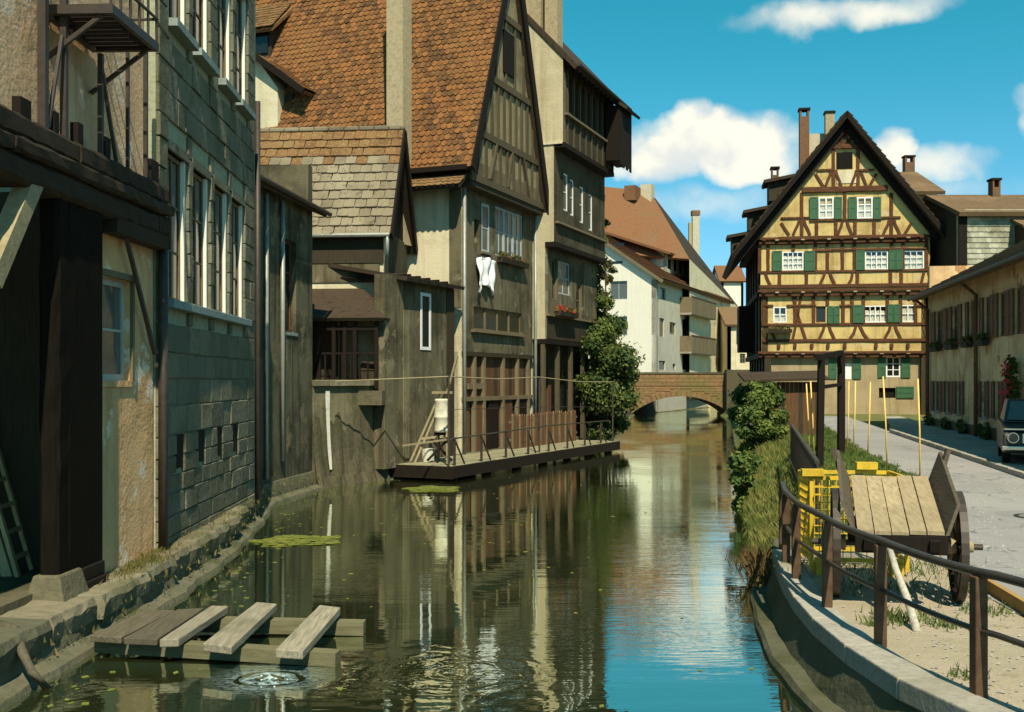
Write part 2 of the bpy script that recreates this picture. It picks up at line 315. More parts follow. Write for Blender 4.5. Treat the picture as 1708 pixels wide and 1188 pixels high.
class MB:
    def __init__(s): s.v = []; s.f = []
    def add(s, vs, fs):
        o = len(s.v); s.v += [tuple(p) for p in vs]; s.f += [tuple(i + o for i in f) for f in fs]; return s
    def hexa(s, p):
        return s.add(p, [(0, 3, 2, 1), (4, 5, 6, 7), (0, 1, 5, 4), (1, 2, 6, 5), (2, 3, 7, 6), (3, 0, 4, 7)])
    def box(s, x0, x1, y0, y1, z0, z1):
        x0, x1 = min(x0, x1), max(x0, x1); y0, y1 = min(y0, y1), max(y0, y1); z0, z1 = min(z0, z1), max(z0, z1)
        return s.hexa([(x0, y0, z0), (x1, y0, z0), (x1, y1, z0), (x0, y1, z0), (x0, y0, z1), (x1, y0, z1), (x1, y1, z1), (x0, y1, z1)])
    def rough(s, x0, x1, y0, y1, z0, z1, n=8, j=.012, seed=0):
        """hewn timber: a box cut into n lengths along its longest side, every ring a little out of true"""
        rr = random.Random(seed); dm = (x1 - x0, y1 - y0, z1 - z0); ax = dm.index(max(dm)); lo, hi = (x0, y0, z0), (x1, y1, z1); V = []
        a, b = [k for k in range(3) if k != ax]; c = .18 * min(dm[a], dm[b])
        for i in range(n + 1):
            for (u, v) in ((c, 0), (dm[a] - c, 0), (dm[a], c), (dm[a], dm[b] - c), (dm[a] - c, dm[b]), (c, dm[b]), (0, dm[b] - c), (0, c)):
                p = [0, 0, 0]; p[ax] = lo[ax] + dm[ax] * i / n; p[a] = lo[a] + u + rr.uniform(-j, j); p[b] = lo[b] + v + rr.uniform(-j, j); V.append(tuple(p))
        return s.add(V, [(i * 8 + k, i * 8 + (k + 1) % 8, (i + 1) * 8 + (k + 1) % 8, (i + 1) * 8 + k) for i in range(n) for k in range(8)] + [tuple(range(8)), tuple(range(n * 8, n * 8 + 8))])
    def beam(s, p, q, w, h, up=(0, 0, 1)):
        p, q, up = Vector(p), Vector(q), Vector(up); d = (q - p).normalized()
        if abs(d.dot(up)) > 0.98: up = Vector((0, 1, 0))
        sd = d.cross(up).normalized(); u = sd.cross(d).normalized()
        c = [(-1, -1), (1, -1), (1, 1), (-1, 1)]
        return s.hexa([p + sd * (a * w / 2) + u * (b * h / 2) for a, b in c] + [q + sd * (a * w / 2) + u * (b * h / 2) for a, b in c])
    def prism(s, poly, y0, y1):
        """poly of (x, z), extruded along y"""
        n = len(poly); v = [(x, y0, z) for x, z in poly] + [(x, y1, z) for x, z in poly]
        f = [tuple(range(n)), tuple(range(2 * n - 1, n - 1, -1))] + [(i, i + n, (i + 1) % n + n, (i + 1) % n) for i in range(n)]
        return s.add(v, f)
    def prismx(s, poly, x0, x1):
        n = len(poly); v = [(x0, y, z) for y, z in poly] + [(x1, y, z) for y, z in poly]
        f = [tuple(range(n)), tuple(range(2 * n - 1, n - 1, -1))] + [(i, i + n, (i + 1) % n + n, (i + 1) % n) for i in range(n)]
        return s.add(v, f)
    def prismz(s, poly, z0, z1):
        n = len(poly); v = [(x, y, z0) for x, y in poly] + [(x, y, z1) for x, y in poly]
        f = [tuple(range(n)), tuple(range(2 * n - 1, n - 1, -1))] + [(i, i + n, (i + 1) % n + n, (i + 1) % n) for i in range(n)]
        return s.add(v, f)
    def tube(s, pts, r, n=8, r2=None):
        pts = [Vector(p) for p in pts]; m = len(pts); rings = []
        for i, p in enumerate(pts):
            d = (pts[min(i + 1, m - 1)] - pts[max(i - 1, 0)]).normalized()
            up = Vector((0, 0, 1)) if abs(d.z) < 0.9 else Vector((1, 0, 0))
            a = d.cross(up).normalized(); b = a.cross(d).normalized()
            rr = r if r2 is None else r + (r2 - r) * i / (m - 1)
            rings.append([p + a * (rr * math.cos(t)) + b * (rr * math.sin(t)) for t in [2 * math.pi * k / n for k in range(n)]])
        v = [q for ring in rings for q in ring]
        f = [(i * n + k, i * n + (k + 1) % n, (i + 1) * n + (k + 1) % n, (i + 1) * n + k) for i in range(m - 1) for k in range(n)]
        f += [tuple(range(n - 1, -1, -1)), tuple(range((m - 1) * n, m * n))]
        return s.add(v, f)
    def wheel(s, c, ax, r0, r1, w, n=28):
        """ring round axis ax"""
        c, ax = Vector(c), Vector(ax).normalized(); u = ax.cross(Vector((0, 0, 1))).normalized(); v = ax.cross(u)
        vs = []
        for k in range(n):
            t = 2 * math.pi * k / n; d = u * math.cos(t) + v * math.sin(t)
            vs += [c + d * r0 - ax * w / 2, c + d * r1 - ax * w / 2, c + d * r1 + ax * w / 2, c + d * r0 + ax * w / 2]
        fs = []
        for k in range(n):
            a, b = 4 * k, 4 * ((k + 1) % n)
            fs += [(a + j, a + (j + 1) % 4, b + (j + 1) % 4, b + j) for j in range(4)]
        return s.add(vs, fs)
    def build(s, name, mat, parent=None, smooth=False, bevel=0.0, loc=None, rot=None, kind=None):
        me = bpy.data.meshes.new(name); me.from_pydata(s.v, [], s.f); me.update()
        bm = bmesh.new(); bm.from_mesh(me); bmesh.ops.recalc_face_normals(bm, faces=bm.faces); bm.to_mesh(me); bm.free()
        return link_mesh(name, me, mat, parent, smooth, bevel, loc, rot, kind)
def link_mesh(name, me, mat, parent=None, smooth=False, bevel=0.0, loc=None, rot=None, kind=None):
    if not me.materials: me.materials.append(M[mat] if isinstance(mat, str) else mat)
    if smooth: me.polygons.foreach_set('use_smooth', [True] * len(me.polygons))
    o = bpy.data.objects.new(name, me); COL.objects.link(o)
    if parent: o.parent = parent
    if loc: o.location = loc
    if rot is not None: o.rotation_euler = (0, 0, rot)
    if bevel:
        b = o.modifiers.new('bevel', 'BEVEL'); b.width = bevel; b.segments = 2; b.limit_method = 'ANGLE'
    if kind: o['kind'] = kind
    return o
def box(name, mat, parent, x0, x1, y0, y1, z0, z1, **k): return MB().box(x0, x1, y0, y1, z0, z1).build(name, mat, parent, **k)
def beam(name, mat, parent, p, q, w, h, up=(0, 0, 1), **k): return MB().beam(p, q, w, h, up).build(name, mat, parent, **k)
def tag(o, label, cat, group=None):
    o['label'] = label; o['category'] = cat
    if group: o['group'] = group
    return o
def thing(name, label, cat, loc=(0, 0, 0), rot=0.0, group=None):
    o = bpy.data.objects.new(name, None); COL.objects.link(o); o.empty_display_size = 0.3
    o.location = loc; o.rotation_euler = (0, 0, rot); return tag(o, label, cat, group)
def house(name, label, fr, cat='house', group=None): return thing(name, label, cat, fr.o, fr.rot, group)
def struct(o): o['kind'] = 'structure'; return o

def wall(name, mat, parent, x0, x1, z0, z1, th, holes=(), loc=None, rot=None):
    """upright slab, outer face on y=0, with rectangular openings (x0, x1, z0, z1)"""
    xs = sorted({x0, x1, *[h[0] for h in holes], *[h[1] for h in holes]}); zs = sorted({z0, z1, *[h[2] for h in holes], *[h[3] for h in holes]})
    xs = [x for x in xs if x0 <= x <= x1]; zs = [z for z in zs if z0 <= z <= z1]
    def solid(i, j):
        if not (0 <= i < len(xs) - 1 and 0 <= j < len(zs) - 1): return False
        cx, cz = (xs[i] + xs[i + 1]) / 2, (zs[j] + zs[j + 1]) / 2
        return not any(h[0] < cx < h[1] and h[2] < cz < h[3] for h in holes)
    m = MB()
    for i in range(len(xs) - 1):
        for j in range(len(zs) - 1):
            if not solid(i, j): continue
            a, b, c, d = xs[i], xs[i + 1], zs[j], zs[j + 1]
            m.add([(a, 0, c), (b, 0, c), (b, 0, d), (a, 0, d)], [(0, 1, 2, 3)])
            m.add([(a, th, c), (b, th, c), (b, th, d), (a, th, d)], [(3, 2, 1, 0)])
            if not solid(i - 1, j): m.add([(a, 0, c), (a, th, c), (a, th, d), (a, 0, d)], [(3, 2, 1, 0)])
            if not solid(i + 1, j): m.add([(b, 0, c), (b, th, c), (b, th, d), (b, 0, d)], [(0, 1, 2, 3)])
            if not solid(i, j - 1): m.add([(a, 0, c), (b, 0, c), (b, th, c), (a, th, c)], [(3, 2, 1, 0)])
            if not solid(i, j + 1): m.add([(a, 0, d), (b, 0, d), (b, th, d), (a, th, d)], [(0, 1, 2, 3)])
    me = bpy.data.meshes.new(name); me.from_pydata(m.v, [], m.f); me.update()
    bm = bmesh.new(); bm.from_mesh(me); bmesh.ops.remove_doubles(bm, verts=bm.verts, dist=1e-4); bm.to_mesh(me); bm.free()
    return link_mesh(name, me, mat, parent, loc=loc, rot=rot)

def window(parent, x0, x1, z0, z1, cols=2, rows=2, y=0.0, fw=0.06, mw=0.03, fmat='white_paint', pane='pane', sill=None, curtain=0.0, dep=0.05,
           loc=None, rot=None, sdep=0.08, box_depth=0.0):
    """window part: frame with muldings as its mesh; panes, sill, curtain as sub-parts. y = outer face of the frame"""
    m = MB(); m.box(x0, x0 + fw, y, y + dep, z0, z1); m.box(x1 - fw, x1, y, y + dep, z0, z1)
    m.box(x0 + fw, x1 - fw, y, y + dep, z0, z0 + fw); m.box(x0 + fw, x1 - fw, y, y + dep, z1 - fw, z1)
    xi0, xi1, zi0, zi1 = x0 + fw, x1 - fw, z0 + fw, z1 - fw
    for i in range(1, cols):
        c = xi0 + (xi1 - xi0) * i / cols; w = mw * (1.5 if cols % 2 == 0 and i == cols // 2 else 1)
        m.box(c - w / 2, c + w / 2, y + 0.006, y + dep - 0.004, zi0, zi1)
    for j in range(1, rows):
        c = zi0 + (zi1 - zi0) * j / rows; m.box(xi0, xi1, y + 0.009, y + dep - 0.007, c - mw / 2, c + mw / 2)
    w = m.build('window', fmat, parent, loc=loc, rot=rot)
    for i in range(cols):
        for j in range(rows):
            a = xi0 + (xi1 - xi0) * i / cols; b = xi0 + (xi1 - xi0) * (i + 1) / cols
            c = zi0 + (zi1 - zi0) * j / rows; d = zi0 + (zi1 - zi0) * (j + 1) / rows
            t = random.uniform(-0.004, 0.004)
            MB().hexa([(a, y + dep * .45 + t, c), (b, y + dep * .45 - t, c), (b, y + dep * .6, c), (a, y + dep * .6, c),
                       (a, y + dep * .45 + t, d), (b, y + dep * .45 - t, d), (b, y + dep * .6, d), (a, y + dep * .6, d)]).build('pane', 'glass' if curtain else pane, w)
    if curtain:
        n = 24; ztop = zi0 + (zi1 - zi0) * curtain; yy = y + dep + 0.03; m = MB(); top = []; bot = []
        for k in range(n + 1):
            x = xi0 + (xi1 - xi0) * k / n; oy = yy + 0.015 * math.sin(k * 1.9) + 0.008 * math.sin(k * 4.1); bot.append((x, oy, zi0)); top.append((x, oy, ztop + 0.02 * math.sin(k * .8)))
        for k in range(n): m.add([bot[k], bot[k + 1], top[k + 1], top[k]], [(0, 1, 2, 3)])
        m.build('curtain', 'curtain', w, smooth=True)
        MB().box(x0, x1, yy + 0.06, yy + 0.08, z0, z1).build('shade_backing', 'room_shade', w)
    elif pane == 'glass':
        MB().box(x0, x1, y + dep + 0.12, y + dep + 0.14, z0, z1).build('shade_backing', 'room_shade', w)
    if sill: MB().box(x0 - 0.07, x1 + 0.07, y - sdep, y + dep, z0 - 0.07, z0 - 0.002).build('sill', sill, w)
    return w
def shutter(parent, x0, x1, z0, z1, y, mat, t=0.035, loc=None, rot=None):
    m = MB().box(x0, x1, y - t, y, z0, z1); fw = min(0.07, (x1 - x0) * .2)
    o = m.build('shutter', mat, parent, loc=loc, rot=rot)
    f = MB()
    for a, b, c, d in ((x0, x0 + fw, z0, z1), (x1 - fw, x1, z0, z1), (x0 + fw, x1 - fw, z0, z0 + fw), (x0 + fw, x1 - fw, z1 - fw, z1), (x0 + fw, x1 - fw, (z0 + z1) / 2 - fw / 2, (z0 + z1) / 2 + fw / 2)):
        f.box(a, b, y - t - 0.014, y - t, c, d)
    f.build('shutter_frame', mat, o); return o

# ---- roof tiles: beaver tails with a rounded lower edge, lapped row over row
def tile_mesh(name, w, l, t, mat, round_=0.35):
    m = MB(); n = 5; pts = [(-w / 2, l), (-w / 2, w * round_)]
    for k in range(1, n): a = math.pi * k / n; pts.append((-w / 2 * math.cos(a), w * round_ * (1 - math.sin(a))))
    pts += [(w / 2, w * round_), (w / 2, l)]
    N = len(pts); v = [(x, y, t if y < l * .9 else t * .6) for x, y in pts] + [(x, y, 0) for x, y in pts]
    m.add(v, [tuple(range(N))] + [(i, i + N, (i + 1) % N + N, (i + 1) % N) for i in range(N)])
    me = bpy.data.meshes.new(name); me.from_pydata(m.v, [], m.f); me.update(); me.materials.append(M[mat]); return me
def tile_roof(parent, o, ux, us, L, S, tw, tl, mats, nobj=300, rowmat=None, round_=0.35, thick=0.022, skip=None, jitter=1.0):
    """tiles on the plane o + a*ux + b*us; the lowest rows are objects, the rest one joined part. ux, us unit vectors"""
    o, ux, us = Vector(o), Vector(ux).normalized(), Vector(us).normalized(); nz = ux.cross(us).normalized()
    if nz.z < 0: nz = -nz
    nx = int(L / tw); ny = int(S / tl); cnt = 0; meshes = {mt: [tile_mesh('tile', tw * .955, tl * 1.42, thick * k, mt, round_) for k in (1, 1.15, .9)] for mt in mats}
    rest = {mt: MB() for mt in mats}
    for j in range(ny):
        for i in range(nx + 1 if j % 2 else nx):
            a = (i + 0.5 + (0.5 if j % 2 else 0)) * tw; sx = 1.0
            if i == nx: a, sx = tw * .25, .5
            elif a > L - tw * .4: a, sx = L - tw * .25, .5
            p = o + ux * (a + random.uniform(-.006, .006) * jitter) + us * (j * tl + random.uniform(-.008, .008) * jitter)
            if skip and skip(a, j * tl): continue
            mt = rowmat(j, i) if rowmat else mats[0]
            tilt = 0.075 + random.uniform(-.02, .03) * jitter; yaw = random.uniform(-.025, .025) * jitter
            s2 = (us * math.cos(tilt) - nz * math.sin(tilt)); u2 = (ux + us * yaw).normalized(); n2 = u2.cross(s2).normalized()
            if n2.dot(nz) < 0: n2 = -n2
            s2 = n2.cross(u2) if n2.cross(u2).dot(us) > 0 else -n2.cross(u2)
            p = p + nz * (0.03 + 0.02)
            mat4 = Matrix((u2 * sx, s2, n2)).transposed().to_4x4(); mat4.translation = p
            me = random.choice(meshes[mt])
            if cnt < nobj:
                ob = bpy.data.objects.new('tile', me); COL.objects.link(ob); ob.parent = parent; ob.matrix_local = mat4; cnt += 1
            else:
                rest[mt].add([mat4 @ v.co for v in me.vertices], [tuple(pl.vertices) for pl in me.polygons])
    for mt in mats:
        if rest[mt].f:
            me = bpy.data.meshes.new('tile_field'); me.from_pydata(rest[mt].v, [], rest[mt].f); me.update(); link_mesh('tile_field', me, mt, parent, kind='stuff')
def slab(name, mat, parent, pts, th, **k):
    """sheet of thickness th hung under the polygon pts (3-D, planar)"""
    pts = [Vector(p) for p in pts]; n = (pts[1] - pts[0]).cross(pts[2] - pts[0]).normalized()
    if n.z < 0: n = -n
    N = len(pts); v = pts + [p - n * th for p in pts]
    return MB().add(v, [tuple(range(N)), tuple(range(2 * N - 1, N - 1, -1))] + [(i, i + N, (i + 1) % N + N, (i + 1) % N) for i in range(N)]).build(name, mat, parent, **k)

# ---- leaves
def leaf_cloud(name, mat, parent, blobs, size, n, shell=0.55, flat=0.0, kind=None, aspect=1.7):
    """n small leaf faces through the volume of blobs (centre, radii)"""
    wts = np.array([b[1][0] * b[1][1] * b[1][2] for b in blobs]) ** 0.75; wts /= wts.sum()
    V = []; Fc = []; idx = rng.choice(len(blobs), n, p=wts)
    for k in idx:
        c, r = blobs[k]; d = rng.normal(size=3); d /= np.linalg.norm(d)
        rad = shell + (1 - shell) * rng.random() ** 0.6 if rng.random() < .75 else rng.random() ** .5
        rad *= 1 + 0.30 * math.sin(d[0] * 6 + k) * math.sin(d[1] * 6 + 2 * k) * math.sin(d[2] * 5 + k) + .16 * rng.normal() + (.35 if rng.random() < .04 else 0)
        p = np.array(c) + d * np.array(r) * rad
        nn = d + rng.normal(size=3) * .75; nn[2] += .35; nn /= np.linalg.norm(nn)
        t = np.cross(nn, rng.normal(size=3)); t /= np.linalg.norm(t); b = np.cross(nn, t)
        s = size * rng.uniform(.6, 1.35); o = len(V)
        V += [tuple(p - t * s * aspect * .5), tuple(p + b * s * .42 + nn * s * .08), tuple(p + t * s * aspect * .5), tuple(p - b * s * .42 + nn * s * .08)]
        Fc.append((o, o + 1, o + 2, o + 3))
    me = bpy.data.meshes.new(name); me.from_pydata(V, [], Fc); me.update(); return link_mesh(name, me, mat, parent, kind=kind)
def blades(name, mat, pts, h, w, kind='stuff', parent=None):
    V = []; Fc = []
    for p in pts:
        a = rng.random() * 6.283; hh = h * rng.uniform(.5, 1.3); l = rng.normal(size=2) * hh * .35; dx, dy = math.cos(a) * w, math.sin(a) * w; o = len(V)
        V += [(p[0] - dx, p[1] - dy, p[2]), (p[0] + dx, p[1] + dy, p[2]), (p[0] + dx * .6 + l[0] * .4, p[1] + dy * .6 + l[1] * .4, p[2] + hh * .6), (p[0] + l[0], p[1] + l[1], p[2] + hh)]
        Fc.append((o, o + 1, o + 2, o + 3))
    me = bpy.data.meshes.new(name); me.from_pydata(V, [], Fc); me.update(); return link_mesh(name, me, mat, parent, kind=kind)
def lerp_line(tab, y):
    if y <= tab[0][0]: return tab[0][1]
    for (a, b), (c, d) in zip(tab, tab[1:]):
        if y <= c: return b + (d - b) * (y - a) / (c - a)
    return tab[-1][1]

# ------------------------------------------------------------------ the setting: ground, road, water, quays
def ground_z(y): return lerp_line([(0, .5), (14, .5), (50, .92), (70, 1.5), (140, 1.7)], y)
EDGE = [(-4, 8.0), (1, 6.2), (3.5, 4.3), (5.2, 3.25), (6.0, 2.86), (6.5, 2.70), (7.13, 2.57), (7.9, 2.50), (8.7, 2.50), (9.35, 2.53), (10.3, 2.64), (11.4, 2.82), (12.6, 3.06)]     # outer top edge of the right quay
BANK = [(12.6, 3.15), (13.8, 3.2), (16, 3.55), (20, 4.3), (26, 5.5), (36, 7.5), (50, 10.2), (69, 13.9), (80, 15.2), (160, 30)]                                                          # water line of the natural bank
ROAD_L = [(-4, 4.6), (6, 4.25), (9, 4.3), (10.5, 4.42), (13, 5.05), (16, 6.3), (20.9, 7.9), (27.7, 9.1), (36, 10.8), (50, 13.6), (62, 15)]
ROW_A = 10.0
def row_x(y): return 15.3 + (y - 39.7) * math.tan(R(ROW_A))

def mat_sand():
    n = NT('sandy_ground', 0.95); a = n.noise(1.1, 6, 0.62); b = n.noise(38, 4, 0.7); d = n.noise(4.5, 5)
    c = n.mix(n.ramp(a, .38, .62), (0.40, 0.345, 0.235), (0.45, 0.375, 0.27))
    c = n.mix(n.math('MULTIPLY', n.ramp(d, .55, .75), .55), c, (0.25, 0.215, 0.10))
    c = n.mix(.5, c, n.mix(b, (.45, .43, .4), (1, 1, 1)), 'MULTIPLY')
    n.color(c); n.bump(n.math('ADD', b, n.math('MULTIPLY', d, 2)), .7, .02); return n.m
def mat_road():
    n = NT('road_surface', 0.9); a = n.noise(.5, 5); b = n.noise(60, 3, .7); d = n.noise(1.4, 5, .6, n.vec((1, .25, 1), rot=(0, 0, R(-12))))
    c = n.mix(n.ramp(a, .35, .65), (0.34, 0.325, 0.30), (0.285, 0.275, 0.26)); c = n.mix(n.math('MULTIPLY', n.ramp(d, .5, .75), .4), c, (0.38, .36, .33))
    c = n.mix(.35, c, n.mix(b, (.4, .4, .4), (1, 1, 1)), 'MULTIPLY')
    v = n.t.nodes.new('ShaderNodeTexVoronoi'); v.feature = 'DISTANCE_TO_EDGE'; v.inputs['Scale'].default_value = .55
    wv = n.t.nodes.new('ShaderNodeVectorMath'); wv.operation = 'ADD'; nz = n.t.nodes.new('ShaderNodeTexNoise'); nz.inputs['Scale'].default_value = 2.5; n.link(n.pos, nz.inputs['Vector']); n.link(n.pos, wv.inputs[0]); n.link(nz.outputs[1], wv.inputs[1]); n.link(wv.outputs[0], v.inputs['Vector'])
    cr = n.math('MULTIPLY', n.math('SUBTRACT', 1.0, n.ramp(v.outputs['Distance'], .0, .022)), n.ramp(n.noise(.35, 2), .42, .56)); c = n.mix(n.math('MULTIPLY', cr, .75), c, (.09, .085, .08))
    pt = n.ramp(n.noise(.33, 2, .4, n.vec((1, .5, 1), (4, 9, 0))), .60, .615); c = n.mix(n.math('MULTIPLY', pt, .5), c, (.19, .185, .18))
    n.color(c); n.bump(b, .5, .01); return n.m
def mat_soil():
    n = NT('grassy_soil', 0.95); a = n.noise(1.2, 6, .6); b = n.noise(25, 4)
    c = n.mix(n.ramp(a, .35, .65), (0.115, 0.145, 0.040), (0.20, 0.185, 0.075)); c = n.mix(.5, c, n.mix(b, (.4, .4, .4), (1, 1, 1)), 'MULTIPLY')
    n.color(c); n.bump(b, .8, .03); return n.m
M['sand'], M['road'], M['soil'] = mat_sand(), mat_road(), mat_soil()
def mat_water():
    n = NT('canal_water', 0.03); t = n.t
    n.color((0.028, 0.036, 0.012)); n.b.inputs['IOR'].default_value = 1.9
    n.b.inputs['Specular IOR Level'].default_value = 0.5
    # slow swell across the canal, fine wind ripples, and rings where water drips
    sep = t.nodes.new('ShaderNodeSeparateXYZ'); n.link(n.pos, sep.inputs[0])
    long_ = n.noise(1.0, 3, .5, n.vec((.55, 2.4, 1), rot=(0, 0, R(8)))); fine = n.noise(3.0, 3, .55, n.vec((1.0, 5.0, 1), rot=(0, 0, R(-6))))
    mask = n.ramp(n.noise(.28, 2, .5, n.vec((1, .6, 1), (3.1, 1.7, 0))), .40, .66)
    h = n.math('ADD', n.math('MULTIPLY', long_, .55), n.math('MULTIPLY', n.math('MULTIPLY', fine, mask), .55))
    for (cx, cy, k, amp, rad) in ((-0.55, 9.25, 24, .6, 1.6), (-2.05, 9.15, 28, .55, 1.3), (-3.5, 8.7, 22, .45, 1.4), (0.15, 8.4, 19, .2, 1.8)):
        dx = n.math('SUBTRACT', sep.outputs[0], cx); dy = n.math('SUBTRACT', sep.outputs[1], cy)
        d = n.math('SQRT', n.math('ADD', n.math('MULTIPLY', dx, dx), n.math('MULTIPLY', dy, dy)))
        d = n.math('ADD', d, n.math('MULTIPLY', n.noise(1.6, 4, .6), .75))
        fall = n.math('SUBTRACT', 1.0, n.math('DIVIDE', d, rad), True)
        h = n.math('ADD', h, n.math('MULTIPLY', n.math('MULTIPLY', n.math('SINE', n.math('MULTIPLY', d, k)), fall), amp * .5))
    n.bump(h, 0.19, 0.035)
    gl = t.nodes.new('ShaderNodeBsdfGlossy'); gl.inputs['Roughness'].default_value = 0.02; gl.inputs['Color'].default_value = (0.88, 0.95, 0.80, 1)
    bn = [q for q in t.nodes if q.type == 'BUMP'][0]; n.link(bn.outputs[0], gl.inputs['Normal'])
    fr = t.nodes.new('ShaderNodeFresnel'); fr.inputs[0].default_value = 1.5; n.link(bn.outputs[0], fr.inputs['Normal'])
    mx = t.nodes.new('ShaderNodeMixShader'); n.link(n.math('ADD', n.math('MULTIPLY', fr.outputs[0], .55), .42, True), mx.inputs[0])
    n.link(n.b.outputs[0], mx.inputs[1]); n.link(gl.outputs[0], mx.inputs[2]); n.link(mx.outputs[0], n.out.inputs[0]); return n.m
M['water'] = mat_water()

struct(MB().add([(-70, -8, 0), (70, -8, 0), (90, 170, 0), (-70, 170, 0)], [(0, 1, 2, 3)]).build('water', 'water'))
# right bank ground: quay yard, bank slope and everything to the horizon
def right_ground():
    ys = [-4, 1, 3.5, 5.2, 6, 6.5, 7.13, 7.9, 8.7, 9.35, 10.3, 11.4, 12.6] + [12.9 + i * .55 for i in range(60)] + [46 + i * 6 for i in range(20)]
    V = []; cols = 0
    for y in ys:
        z = ground_z(y)
        if y <= 12.6:
            e = lerp_line(EDGE, y) + .27; row = [(e, -0.6), (e, z - .03), (e + .3, z), (e + .9, z), (e + 2, z), (e + 6, z), (e + 30, z), (500, z)]
        else:
            b = lerp_line(BANK, y); s = .55 + .55 * min(1, (y - 12.6) / 8)
            row = [(b - .5, -.5), (b, -.02 + .03 * math.sin(y * 3)), (b + .25 * s, .22), (b + .7 * s, z * .8), (b + 1.25 * s, z), (b + 6, z), (b + 30, z), (500, z)]
        V += [(x, y, zz) for x, zz in row]; cols = len(row)
    Fc = [(i * cols + k, i * cols + k + 1, (i + 1) * cols + k + 1, (i + 1) * cols + k) for i in range(len(ys) - 1) for k in range(cols - 1)]
    me = bpy.data.meshes.new('ground'); me.from_pydata(V, [], Fc); me.update(); return struct(link_mesh('ground', me, 'soil', smooth=False))
right_ground()
def strip(name, mat, ys, xl, xr, dz, nx=6):
    V = []; Fc = []
    for y in ys:
        a, b = xl(y), xr(y)
        V += [(a + (b - a) * k / nx, y, ground_z(y) + dz) for k in range(nx + 1)]
    n = nx + 1
    Fc = [(i * n + k, i * n + k + 1, (i + 1) * n + k + 1, (i + 1) * n + k) for i in range(len(ys) - 1) for k in range(nx)]
    me = bpy.data.meshes.new(name); me.from_pydata(V, [], Fc); me.update(); return struct(link_mesh(name, me, mat))
fy = lambda a, b, s: [a + (b - a) * i / s for i in range(s + 1)]
strip('road', 'road', fy(-4, 62, 66), lambda y: lerp_line(ROAD_L, y), lambda y: row_x(y) - 1.9, 0.012)
strip('sandy_yard', 'sand', fy(-4, 17, 42), lambda y: lerp_line(EDGE, y) + .275 if y < 12.6 else lerp_line(BANK, y) + 1.35, lambda y: lerp_line(ROAD_L, y) - .005, 0.006)
# pavement with a real kerb along the row house
def pavement():
    m = MB()
    for y0, y1 in zip(fy(4, 46, 42), fy(4, 46, 42)[1:]):
        a, b = row_x(y0), row_x(y1)
        if y0 > 36: k0, k1 = .5 + (46 - y0) * .14, .5 + (46 - y1) * .14
        else: k0 = k1 = 1.9
        z0, z1 = ground_z(y0), ground_z(y1)
        m.hexa([(a - k0, y0, z0 - .2), (a + .1, y0, z0 - .2), (b + .1, y1, z1 - .2), (b - k1, y1, z1 - .2), (a - k0, y0, z0 + .11), (a + .1, y0, z0 + .11), (b + .1, y1, z1 + .11), (b - k1, y1, z1 + .11)])
    return struct(m.build('pavement', 'concrete'))
pavement()
kr = struct(MB().box(13.2, 13.3, 47, 47.3, .6, .7).build('kerb', 'concrete'))
for i, y in enumerate(fy(4, 36, 32)[:-1]):
    z = ground_z(y); x0, x1 = row_x(y) - 1.92, row_x(y + .985) - 1.92
    MB().hexa([(x0 - .14, y, z - .2), (x0, y, z - .2), (x1, y + .985, z - .2), (x1 - .14, y + .985, z - .2), (x0 - .14, y, z + .125), (x0, y, z + .125), (x1, y + .985, z + .125), (x1 - .14, y + .985, z + .125)]).build('kerbstone', 'concrete', kr)
# timber edging between yard and road
def edging(y0, y1, n):
    for a, b in zip(fy(y0, y1, n), fy(y0, y1, n)[1:]):
        xa, xb = lerp_line(ROAD_L, a), lerp_line(ROAD_L, b)
        o = beam('edging_board', 'edge_wood', None, (xa, a, .545), (xb, b - .02, .545), .05, .16)
        tag(o, '', 'board'); yield o
M['edge_wood'] = wood('edging_wood', (0.50, 0.30, 0.10), .4, axis='y')
for o, lb in zip(edging(3.0, 11.4, 3), ('edging board between sandy yard and road nearest the bottom right corner', 'edging board along the road beside the nearest railing post', 'edging board along the road running behind the cart wheel')): o['label'] = lb; o['group'] = 'edging boards along the road'

